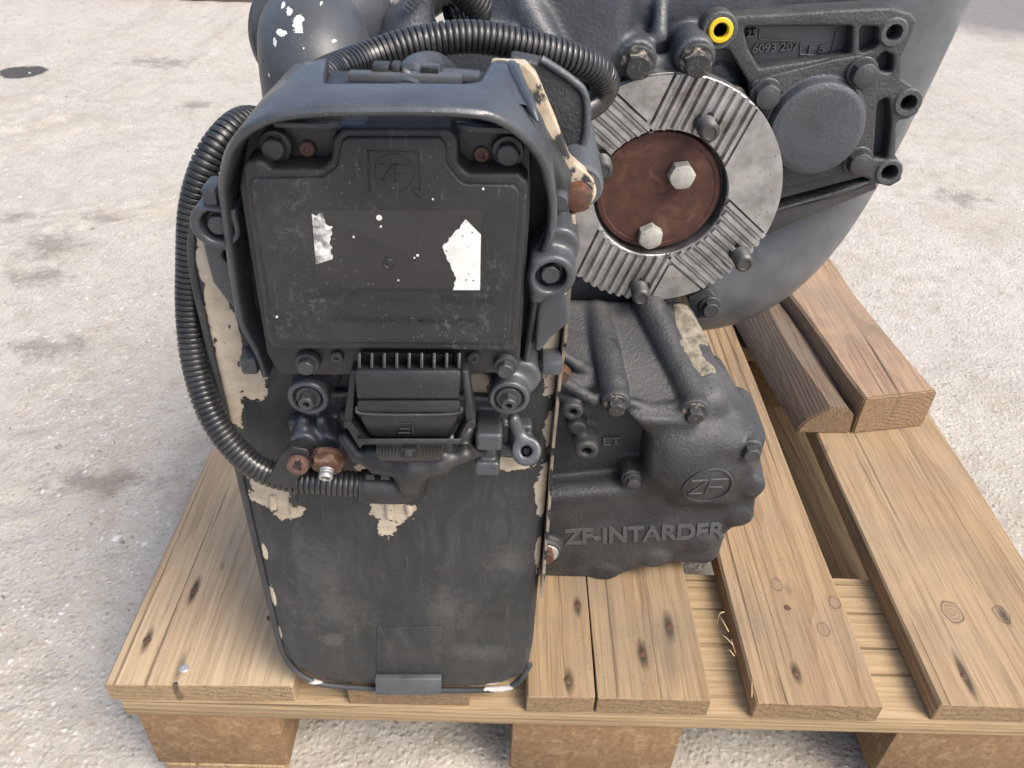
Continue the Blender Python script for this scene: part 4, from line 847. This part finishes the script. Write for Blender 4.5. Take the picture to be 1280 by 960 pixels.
obj('bead_ring', lathe('bead_ring', [(30, -8), (36, -6.5), (38.2, -3), (38.2, 3), (36, 6.5), (30, 8)], 56, ep[-1]+d*2, d), M['elbow'], elbow)
dd = np.array([.52, .80, .22]); dd /= np.linalg.norm(dd)
q0 = ep[-1]+d*4
obj('hose_sleeve', sweep('hose_sleeve', spline([q0, q0+dd*40, q0+dd*95, q0+dd*150], 30), 32., 40), M['bracket'], elbow)
obj('hose_clamp', lathe('hose_clamp', [(32.2, -5), (33.4, -4.6), (33.4, 4.6), (32.2, 5)], 56, q0+dd*44, dd), M['bright'], elbow, label='bright worm-drive hose clamp')

# ---- output flange with cross serrations (four toothed bands, flat pads between)
FY = 212.; fc_ = A(826, 247, FY); FX, FZ = fc_[0], fc_[2]; RO, RI = 90., 50.
DA, DB = math.radians(71), math.radians(141); HW = 33.2
bm = bmesh.new()
def fpt(r, a, y): return (FX+r*math.cos(a), y, FZ+r*math.sin(a))
prof = [(RO-1.5, FY+19), (RO, FY+17), (RO, FY+4.2), (RO-.8, FY+3.4), (RI+.8, FY+3.4), (RI, FY+4.2), (RI-.5, FY+24), (RO-1.5, FY+24)]
N = 96; rows = [[bm.verts.new(S(fpt(r, 2*math.pi*k/N, y))[0]) for k in range(N)] for r, y in prof]
for i in range(len(prof)):
    a, b = rows[i], rows[(i+1) % len(prof)]
    for k in range(N): bm.faces.new((a[k], a[(k+1) % N], b[(k+1) % N], b[k]))
for dirn in (DA, DA+math.pi, DB, DB+math.pi):
    ux, uz = math.cos(dirn), math.sin(dirn); vx, vz = -uz, ux; pitch = 7.45
    for k in range(9):
        so = (k-4)*pitch
        r0 = math.sqrt(max(RI*RI-so*so, 0))+1.6; r1 = math.sqrt(RO*RO-so*so)-.5; cs = []
        for rr, ee in ((r0, 0), (r1, 0)):
            for off, y in ((-2.9, FY+3.6), (-1.3, FY), (1.3, FY), (2.9, FY+3.6)):
                q = so+off; r_ = rr if ee else rr; cs.append(bm.verts.new(S((FX+ux*r_+vx*q, y, FZ+uz*r_+vz*q))[0]))
        a, b = cs[:4], cs[4:]
        for i in range(4): bm.faces.new((a[i], a[(i+1) % 4], b[(i+1) % 4], b[i]))
        bm.faces.new(a[::-1]); bm.faces.new(b)
for a0, a1 in ((DA, DB), (DB, DA+math.pi), (DA+math.pi, DB+math.pi), (DB+math.pi, DA+2*math.pi)):
    rs = [r for r in np.linspace(RI+.4, RO-.3, 26) if (a1-a0) > 2*math.asin(min(1, HW/r))+.01]
    grid = []
    for r in rs:
        s0 = a0+math.asin(HW/r); s1 = a1-math.asin(HW/r); grid.append([(r, s0+(s1-s0)*k/14) for k in range(15)])
    top = [[bm.verts.new(S(fpt(r, a, FY+.3))[0]) for r, a in g_] for g_ in grid]; bot = [[bm.verts.new(S(fpt(r, a, FY+4.6))[0]) for r, a in g_] for g_ in grid]
    for i in range(len(rs)-1):
        for k in range(14): bm.faces.new((top[i][k], top[i][k+1], top[i+1][k+1], top[i+1][k]))
        bm.faces.new((top[i][0], top[i+1][0], bot[i+1][0], bot[i][0])); bm.faces.new((top[i][14], top[i+1][14], bot[i+1][14], bot[i][14]))
    for k in range(14): bm.faces.new((top[0][k], top[0][k+1], bot[0][k+1], bot[0][k])); bm.faces.new((top[-1][k], top[-1][k+1], bot[-1][k+1], bot[-1][k]))
flange = obj('output_flange', bm_mesh('output_flange', bm, 25), M['steel'], unit, label='round steel flange with four bands of cross serrations')
obj('flange_hub', lathe('flange_hub', [(88, -19), (88.5, -17), (86, -16), (86, -46), (60, -60), (60, -110)], 64, (FX, FY, FZ)), M['cast2'], flange)
hole = lathe('flange_bore', [(RI+.5, -26), (RI+.5, -24), (0.0001, -24)], 48, (FX, FY, FZ)); obj('flange_bore', hole, M['hole'], flange)
disc = obj('hub_disc', lathe('hub_disc', [(47, -22), (47.2, -8.5), (46.2, -7), (43, -6.6), (42.4, -7.2), (20, -7.0), (0.0001, -7.0)], 64, (FX-1.2, FY, FZ+1.2)), M['rust'], unit, label='rusty brown locking disc in the middle of the flange')
bolt(A(851, 217, FY+5), 'hex', 10.2, 8, 'zinc', disc, rot=.15); bolt(A(812, 293, FY+5), 'hex', 9.8, 8, 'zinc', disc, rot=.5)
for u, v in ((882, 156), (752, 203), (925, 318), (799, 360)):
    p = A(u, v, FY+1); bolt(p, 'stud', 7.2, 17, 'steeldark', flange, name='stud')
    obj('stud_bore', lathe('stud_bore', [(8.6, -3), (8.6, -.2), (7.4, -.15), (7.4, -2)], 22, p+(0, 0, 0)), M['hole'], flange)

# ---- retarder housing: one casting with lobed cover, logo bulge, bolt tunnels
hs = Cast((326, 96, 0), (536, 300, 262), 1.6)
lobed = [(640, 722), (680, 722), (715, 724), (750, 723), (785, 716), (812, 706), (838, 698), (856, 688), (872, 686), (892, 678), (908, 668), (922, 655), (936, 648), (944, 634), (948, 610), (944, 588), (935, 570), (900, 548), (820, 560), (700, 600), (640, 610)]
hs.add(hs.prism(poly(lobed, 119), 119, 146, 3.5), 3)
hs.add(hs.box((395, 215, 94), (58, 80, 86), 14), 6).add(hs.box((425, 152, 92), (80, 28, 84), 16), 8).add(hs.box((496, 164, 112), (22, 36, 56), 16), 10)
for u, v in ((760, 716), (822, 700), (878, 680), (928, 648), (944, 610)): p = A(u, v, 124); hs.add(hs.cyl((p[0]-3, 118, p[2]+6), (p[0]-3, 140, p[2]+6), 9, 3.), 9)
hs.add(hs.ell((450, 140, 146), (44, 34, 46)), 10).add(hs.box((462, 146, 146), (36, 32, 30), 16), 12)      # bulge with the emblem
hs.add(hs.box((470, 124, 122), (24, 10, 22), 7), 10)
hs.add(hs.box((396, 172, 200), (56, 58, 10), 5, 0, math.radians(21)), 6).add(hs.cap(A(886, 498, 142), A(850, 400, 210), 15, 13), 9).add(hs.cap(A(905, 520, 146), A(872, 440, 190), 13, 10), 9)                                 # sloping roof towards the flange
hs.cut(hs.prism(poly([(640, 470), (700, 478), (740, 500), (792, 522), (808, 548), (806, 585), (790, 608), (640, 622)], 122), 90, 143, 3), 7)   # pocket with the ports
hs.add(hs.cap(A(640, 618, 128), A(800, 606, 128), 4.5), 7)
b1p, b2p, b3p = A(770, 506, 118), A(868, 516, 121), A(938, 564, 116)
hs.add(hs.cap(b1p+(0, 19, 3), A(746, 392, 215), 11., 11.5), 3).add(hs.cap(b2p+(0, 21, 3), A(812, 384, 215), 13., 13.5), 3).add(hs.cap(b3p+(0, 26, 0), A(888, 460, 196), 11., 11), 5)
hs.add(hs.cyl(b1p+(0, 1, 0), b1p+(0, 22, 2), 11, 1.5), 2.5).add(hs.cyl(b2p+(0, 1, 0), b2p+(0, 22, 2), 11.8, 1.5), 2.5).add(hs.cyl(b3p+(0, 1, 0), b3p+(0, 22, 2), 10, 1.5), 2.5)
lip = [A(690, 468, 134), A(712, 482, 132), A(742, 500, 128), A(770, 498, 128), A(812, 512, 128), A(850, 508, 128), A(880, 500, 132), A(908, 512, 140), A(930, 540, 150)]
for a, b in zip(lip[:-1], lip[1:]): hs.add(hs.cap(a, b, 4.6), 2)
l2 = [A(700, 440, 158), A(722, 455, 156), A(745, 470, 156), A(790, 472, 158), A(825, 476, 158)]
for a, b in zip(l2[:-1], l2[1:]): hs.add(hs.cap(a+(0, 0, -1), b+(0, 0, -1), 4.5), 3)
hs.add(hs.cap(A(900, 470, 175), A(915, 520, 150), 7, 9), 8)
# ports in the pocket
for u, v, r, y0 in ((716, 516, 8, 121), (733, 565, 9.5, 119), (722, 537, 7, 128), (702, 506, 9, 132)):
    p = A(u, v, y0); hs.add(hs.cyl(p, p+(0, 30, 2), r, 1.2), 4)
for u, v, r, y0 in ((716, 516, 2.8, 121), (733, 565, 3.6, 119)): p = A(u, v, y0); hs.cut(hs.cyl(p+(0, -8, 0), p+(0, 10, 0), r, .3), .8)
hs.add(hs.cyl(A(790, 600, 122), A(790, 600, 122)+(0, 20, 0), 9, 1.5), 4).add(hs.cyl(A(684, 690, 112), A(684, 690, 112)+(0, 30, 0), 12, 2), 3)
hs.D = hs.D + (.18*(fbm(hs.X[:, :, 0]/9.+hs.Y[0, :, 0][None]/13., hs.Y[0, :, 0][None]/9.+hs.X[:, :, 0]*0, 5, 2)-.4))[:, :, None].astype(np.float32)
housing = obj('retarder_housing', hs.mesh('retarder_housing'), M['cast'], unit, label='cast black retarder housing with raised lettering and round emblem')
bolt(b1p+(0, 2, 0), 'hex', 7., 8.5, 'boltworn', housing, washer=9., z=(0, -1, -.12)); bolt(b2p+(0, 2, 0), 'hex', 7., 8.5, 'boltworn', housing, washer=9.6, z=(0, -1, -.12)); bolt(b3p+(0, 2, 0), 'hex', 7., 8.5, 'bolt', housing, washer=8.6)
bolt(A(791, 600, 121), 'hex', 6., 6, 'bolt', housing, washer=7.5); bolt(A(682, 690, 110), 'hex', 7.4, 8, 'boltrust', housing, washer=0.); bolt(A(702, 464, 126), 'hex', 6.6, 7, 'boltrust', housing, washer=0.)
obj('washer', lathe('washer', [(9.6, 0), (9.8, 1), (9.2, 3), (6, 3.2)], 26, A(684, 690, 113)), M['zinc'], housing)
put_text('ZF-INTARDER', (705, 681), (906, 672), 19, 118.2, .5, M['cast'], housing, fl=2.2, bold=.03)
put_text('ET', (754, 556), (776, 555), 9, 141.5, .8, M['cast'], housing, fl=2.)
def surf_y(x, z):                       # front skin of the housing on a line along Y
    i = int((x-hs.lo[0])/hs.h); k = int((z-hs.lo[2])/hs.h); c_ = np.argwhere(hs.D[i, :, k] < 0); return hs.lo[1]+hs.h*c_[0][0] if len(c_) else 125.
le = A(884, 607, 108); ly = surf_y(le[0], le[2]); le = A(884, 607, ly); ly = surf_y(le[0], le[2])
EMB = emblem(884, 607, 32, 24, ly-.4, 1.0, M['cast'], housing, t_=1.5, sq=False)
for ob_, dz in ((EMB, 0),):
    for v in ob_.data.vertices:        # wrap the emblem on the curved skin
        x, y, z = v.co.x*1000+ROOT[0][0], v.co.y*1000+ROOT[0][1], v.co.z*1000+ROOT[0][2]; ii_, kk_ = (x-hs.lo[0])/hs.h, (z-hs.lo[2])/hs.h
        i0, k0 = int(ii_), int(kk_); col = hs.D[i0:i0+2, :, k0:k0+2]; fx, fz = ii_-i0, kk_-k0
        prf = col[0, :, 0]*(1-fx)*(1-fz)+col[1, :, 0]*fx*(1-fz)+col[0, :, 1]*(1-fx)*fz+col[1, :, 1]*fx*fz; n_ = np.argwhere(prf < 0)
        if len(n_) and n_[0][0] > 0:
            j = n_[0][0]; t_ = prf[j-1]/(prf[j-1]-prf[j]); sy = hs.lo[1]+hs.h*(j-1+t_); v.co.y = (sy+(y-(ly-.4))-.35-ROOT[0][1])*.001

# worn beige smears on the tunnel flank
s = NB('bare_sealant'); c = s.mix(s.step(s.noise(140, 6, .7), .35, .65), (.27, .245, .19), (.10, .09, .07)); M['sealant'] = s.done(c, .8, 0., s.bump(s.noise(420, 5, .7), .6, .0015), .2)
def blister(pts, Y0, Y1, mat):
    """thin uneven crust lying on the housing's skin"""
    c_ = fillet(pts, 2); g0 = np.array(c_); lo, hi = g0.min(0), g0.max(0)
    return None
crust = Cast((440, 120, 130), (536, 240, 262), 1.6)
for (u0, v0, y0), (u1, v1, y1), r in (((846, 392, 205), (868, 425, 186), 12), ((858, 440, 172), (878, 468, 156), 10), ((842, 436, 172), (862, 446, 170), 5.5)):
    crust.add(crust.cap(A(u0, v0, y0), A(u1, v1, y1), r), 4)
shr = np.full(crust.D.shape, 5., np.float32)
i0 = [int(round((crust.lo[a]-hs.lo[a])/hs.h)) for a in range(3)]
xi = np.clip(((crust.X[:, 0, 0]-hs.lo[0])/hs.h), 0, hs.D.shape[0]-1.01); yi = np.clip(((crust.Y[0, :, 0]-hs.lo[1])/hs.h), 0, hs.D.shape[1]-1.01); zi = np.clip(((crust.Z[0, 0]-hs.lo[2])/hs.h), 0, hs.D.shape[2]-1.01)
def lerp_axis(D, q, ax): a = np.floor(q).astype(int); f = (q-a).astype(np.float32); sh_ = [1, 1, 1]; sh_[ax] = -1; f = f.reshape(sh_); return np.take(D, a, ax)*(1-f)+np.take(D, a+1, ax)*f
hD = lerp_axis(lerp_axis(lerp_axis(hs.D, xi, 0), yi, 1), zi, 2)
nz3 = fbm(crust.X[:, :, 0]/6.+0*crust.Y[0, :, 0][None], crust.Y[0, :, 0][None]/6.+0*crust.X[:, :, 0], 77, 3)[:, :, None].astype(np.float32)
crust.D = np.maximum(crust.D+(nz3-.45)*7, hD-.7)
obj('sealant_crust', crust.mesh('sealant_crust'), M['sealant'], housing, label='dried pale sealant on the housing flank')

# ---- gearbox casing behind the flange
gc = Cast((196, 150, 120), (560, 470, 560), 2.6)
gc.add(gc.box((FX-30, 380, 365), (100, 130, 160), 30), 10)
gc.add(gc.cyl((FX, 236, FZ), (FX, 320, FZ), 78, 6), 16).add(gc.ell((FX-30, 300, 470), (120, 60, 80)), 14)
gc.add(gc.box((345, 300, 400), (40, 80, 90), 16), 12).add(gc.box((392, 305, 226), (58, 72, 52), 14), 10).add(gc.box((470, 330, 486), (100, 58, 62), 22), 12)
t1, t2 = A(797, 78, 214), A(871, 75, 214)
for t_ in (t1, t2): gc.add(gc.cyl(t_+(0, 4, 0), t_+(-2, 90, 8), 14., 1.5, 16.), 3)
gc.add(gc.cap(A(735, 18, 236), A(760, 62, 226), 4.5, 5), 4).add(gc.cap(A(827, -12, 245), A(824, 44, 232), 5, 6), 4).add(gc.cap(t1+(10, 22, -6), t2+(-10, 22, -6), 5), 3).add(gc.cap(A(800, 100, 226), A(802, 118, 226), 6), 6)
gc.add(gc.cap(A(806, 100, 232), A(870, 100, 232), 8), 8)
gc.add(gc.prism(poly([(862, 90), (905, 78), (936, 118), (930, 138), (905, 142), (850, 120)], 246), 246, 274, 3), 5)
# ribbed arm and opening at the top left
gc.add(gc.cap(A(495, 96, 176), A(512, 40, 182), 22, 17), 10).add(gc.cap(A(512, 36, 182), A(560, -40, 190), 15, 16), 8).add(gc.box(A(575, 72, 186), (36, 26, 16), 6), 8)
gc.add(gc.cap(A(640, -40, 230), A(668, 30, 216), 8, 9), 8).add(gc.cap(A(668, 30, 216), A(690, 62, 210), 9, 10), 8).add(gc.cap(A(548, 30, 205), A(566, 36, 210), 8), 6).add(gc.box(A(625, 20, 226), (18, 12, 26), 8), 8)
gc.cut(gc.cyl(A(572, 14, 160), A(572, 14, 215), 15, 3), 5)
gc.D = gc.D + (.25*(fbm(gc.X[:, :, 0]/14.+0*gc.Y[0, :, 0][None], gc.Y[0, :, 0][None]/14.+0*gc.X[:, :, 0], 15, 3)-.45))[:, :, None].astype(np.float32)
casing = obj('gearbox_casing', gc.mesh('gearbox_casing'), M['cast2'], unit, label='cast black gearbox casing behind the flange')
for t_, r in ((t1, .2), (t2, .7)): bolt(t_+(0, 1, 0), 'hex', 9.6, 10, 'boltworn', casing, washer=11.5, z=(0, -1, -.18), rot=r)
bolt(A(916, 118, 243), 'hex', 9., 9, 'bolt', casing, washer=0.)
put_text('mas', (511, 16), (531, -8), 12, 163, 1.2, M['cast2'], casing, fl=3.)
# stub beside the visor and the speckled gusset plate
obj('stub_pipe', sweep('stub_pipe', spline([A(512, 94, 34), A(516, 90, 40), A(528, 84, 54), A(545, 84, 74), A(560, 96, 90)], 30), np.interp(np.linspace(0, 1, 31), [0, .06, .3, 1], [2, 5.5, 7, 7.5]), 18), M['cast2'], casing)
gus = fillet(poly([(636, 66), (676, 74), (712, 98), (731, 118), (734, 160), (728, 186), (738, 214), (735, 236), (700, 226), (672, 160), (640, 90)], 58), [3, 6, 6, 6, 8, 8, 5, 5, 3, 4, 3])
obj('gusset', plate('gusset', [gus], 52, 66, 2.2, 3), M['cast'], casing, label='speckled black gusset plate beside the beige lug')
obj('gusset_edge', sweep('gusset_edge', spline([A(676, 74, 52), A(712, 98, 52), A(731, 119, 52), A(733, 160, 52), A(727, 186, 52)], 40), 2.2, 10), M['cast2'], casing)
obj('boss', lathe('boss', [(12.5, -70), (12.5, -3), (11, 0), (0.0001, 0)], 30, A(724, 236, 27), (0, -1, -.05)), M['cast2'], casing)

# ---- side cover plate with bolt lobes, pockets, part number and round cap
PY = 232.
def circ_px(u, v, r, n=22): p = A(u, v, PY); q = A(u+r, v, PY); R_ = abs(q[0]-p[0]); return circ(p[0], p[2], R_, n)
op = [(879, 38), (884, 24), (897, 15), (918, 20), (1000, 16), (1080, 11), (1116, 10), (1140, 17), (1147, 27), (1140, 45), (1128, 72), (1127, 98), (1142, 108), (1153, 126), (1148, 142), (1136, 149), (1122, 152), (1120, 194), (1129, 210), (1127, 226), (1113, 234), (1096, 230), (1052, 246), (985, 262), (960, 270), (945, 240), (940, 180), (940, 142), (936, 103), (912, 63), (892, 60), (882, 52)]
pk1 = [(929, 34), (1066, 33), (1064, 68), (950, 86), (936, 62)]; pk2 = [(1075, 33), (1098, 34), (1101, 52), (1092, 62), (1075, 68)]; pk3 = [(1094, 76), (1106, 64), (1117, 70), (1116, 92), (1102, 90)]; pk4 = [(1098, 128), (1111, 121), (1114, 150), (1109, 200), (1090, 198), (1094, 160)]
pk5 = [(966, 252), (1078, 222), (1090, 226), (1050, 238), (966, 263)]
holes = [circ_px(1118, 41, 9), circ_px(1136, 129, 9), circ_px(1112, 216, 9.5), circ_px(901, 39, 8)]
cov = obj('side_cover', plate('side_cover', [fillet(poly(op, PY), 3)] + [fillet(poly(k, PY), 3) for k in (pk1, pk2, pk3, pk4, pk5)] + holes, PY, PY+26, 2.2, 3), M['cast'], unit, label='cast black side cover plate with three bolt lobes')
obj('pocket_floor', plate('pocket_floor', [fillet(poly([(915, 28), (1124, 24), (1122, 100), (1112, 205), (1080, 210), (940, 120)], PY), 3)], PY+13, PY+30, 1), M['cast2'], cov)
for u, v, r0, r1 in ((1118, 41, 18, 9.5), (1136, 129, 18, 9.5), (1112, 216, 17, 9.8), (900, 39, 23, 15)):
    p = A(u, v, PY-1.5); f = abs(A(u+1, v, PY)[0]-A(u, v, PY)[0]); obj('bolt_lobe', lathe('bolt_lobe', [(r0*f, -26), (r0*f, -1.5), (r0*f-1.2, 0), (r1*f+.6, 0), (r1*f, -.8), (r1*f, -22)], 34, p), M['cast'], cov)
    if u > 1000: obj('bore', lathe('bore', [(r1*f+.2, 0), (0.0001, 0)], 20, p+(0, 20, 0)), M['hole'], cov)
obj('seal_ring', lathe('seal_ring', [(8.4, -6), (8.4, .4), (7.6, 1.1), (5.6, 1.1), (5., .3), (5., -6)], 34, A(901, 38, PY-2)), M['yellow'], cov, label='yellow plastic ring in the cover corner'); obj('bore', lathe('bore', [(5.1, 0), (0.0001, 0)], 20, A(901, 38, PY-2)+(0, 4, 0)), M['hole'], cov)
put_text('6093 207', (940, 66), (997, 62), 11, PY+12.2, 1.1, M['cast'], cov, fl=1.5); put_text('1 5', (1010, 66), (1030, 65), 9, PY+12.2, 1.1, M['cast'], cov, fl=1.5); put_text('25', (933, 46), (945, 45), 9, PY+8, 1., M['cast'], cov, fl=6)
fr_l = [((949, 37), (949, 49)), ((949, 49), (1001, 52)), ((1001, 52), (1000, 68)), ((1000, 68), (1038, 70)), ((1038, 70), (1046, 36))]
for a, b in fr_l: p, q = A(*a, PY+12.6), A(*b, PY+12.6); obj('cast_line', sweep('cast_line', [p, (p+q)/2, q], .8, 6), M['cast'], cov)
cpl = [(938, 101), (978, 90), (1040, 74), (1076, 68), (1092, 74), (1096, 100), (1095, 140), (1090, 206), (1068, 213), (976, 236), (958, 214), (941, 148)]
cap_pl = obj('cap_plate', plate('cap_plate', [fillet(poly(cpl, PY-2), 5)], PY-3.5, PY+4, 1.5, 3), M['cast'], cov)
pc = A(1018, 157, PY-4); rc = abs(A(1018+60, 157, PY)[0]-A(1018, 157, PY)[0])
obj('round_cap', lathe('round_cap', [(rc+1.5, -4), (rc+1.2, .2), (rc-.4, .8), (rc-.8, 6), (rc-2, 9), (rc-5, 10.4), (rc-7, 10.6)], 64, pc), M['cast2'], cov, label='smooth round black cap')
for u, v in ((957, 117), (1077, 91), (1072, 201)): bolt(A(u, v, PY-4), 'hex', 9.4, 9.5, 'bolt', cov, washer=11.2)
obj('arm', hexa('arm', [A(960, 268, PY+3), A(1094, 228, PY+3), A(1096, 236, PY+4), A(950, 296, PY+8), A(960, 264, PY+30), A(1094, 226, PY+30), A(1096, 234, PY+30), A(950, 292, PY+30)], 1.6), M['cast'], cov)

# ---- large smooth coolant pipe behind the cover
pp = spline([A(1135, -90, 350), A(1100, 0, 345), A(1052, 110, 340), A(1000, 215, 335), A(955, 278, 330), A(900, 322, 322), A(840, 338, 316)], 120)
obj('coolant_pipe', sweep('coolant_pipe', pp, np.interp(np.linspace(0, 1, len(pp)), [0, .5, .75, 1], [62, 64, 66, 60]), 56), M['pipe'], unit, label='large smooth grey coolant pipe behind the cover')
lgp = [(858, 372), (886, 358), (902, 378), (898, 394), (870, 398)]
obj('bolt_lug', plate('bolt_lug', [fillet(poly(lgp, 232), 4)], 230, 252, 2), M['cast'], casing); bolt(A(887, 383, 229), 'hex', 7.6, 8, 'bolt', casing, washer=9.6)
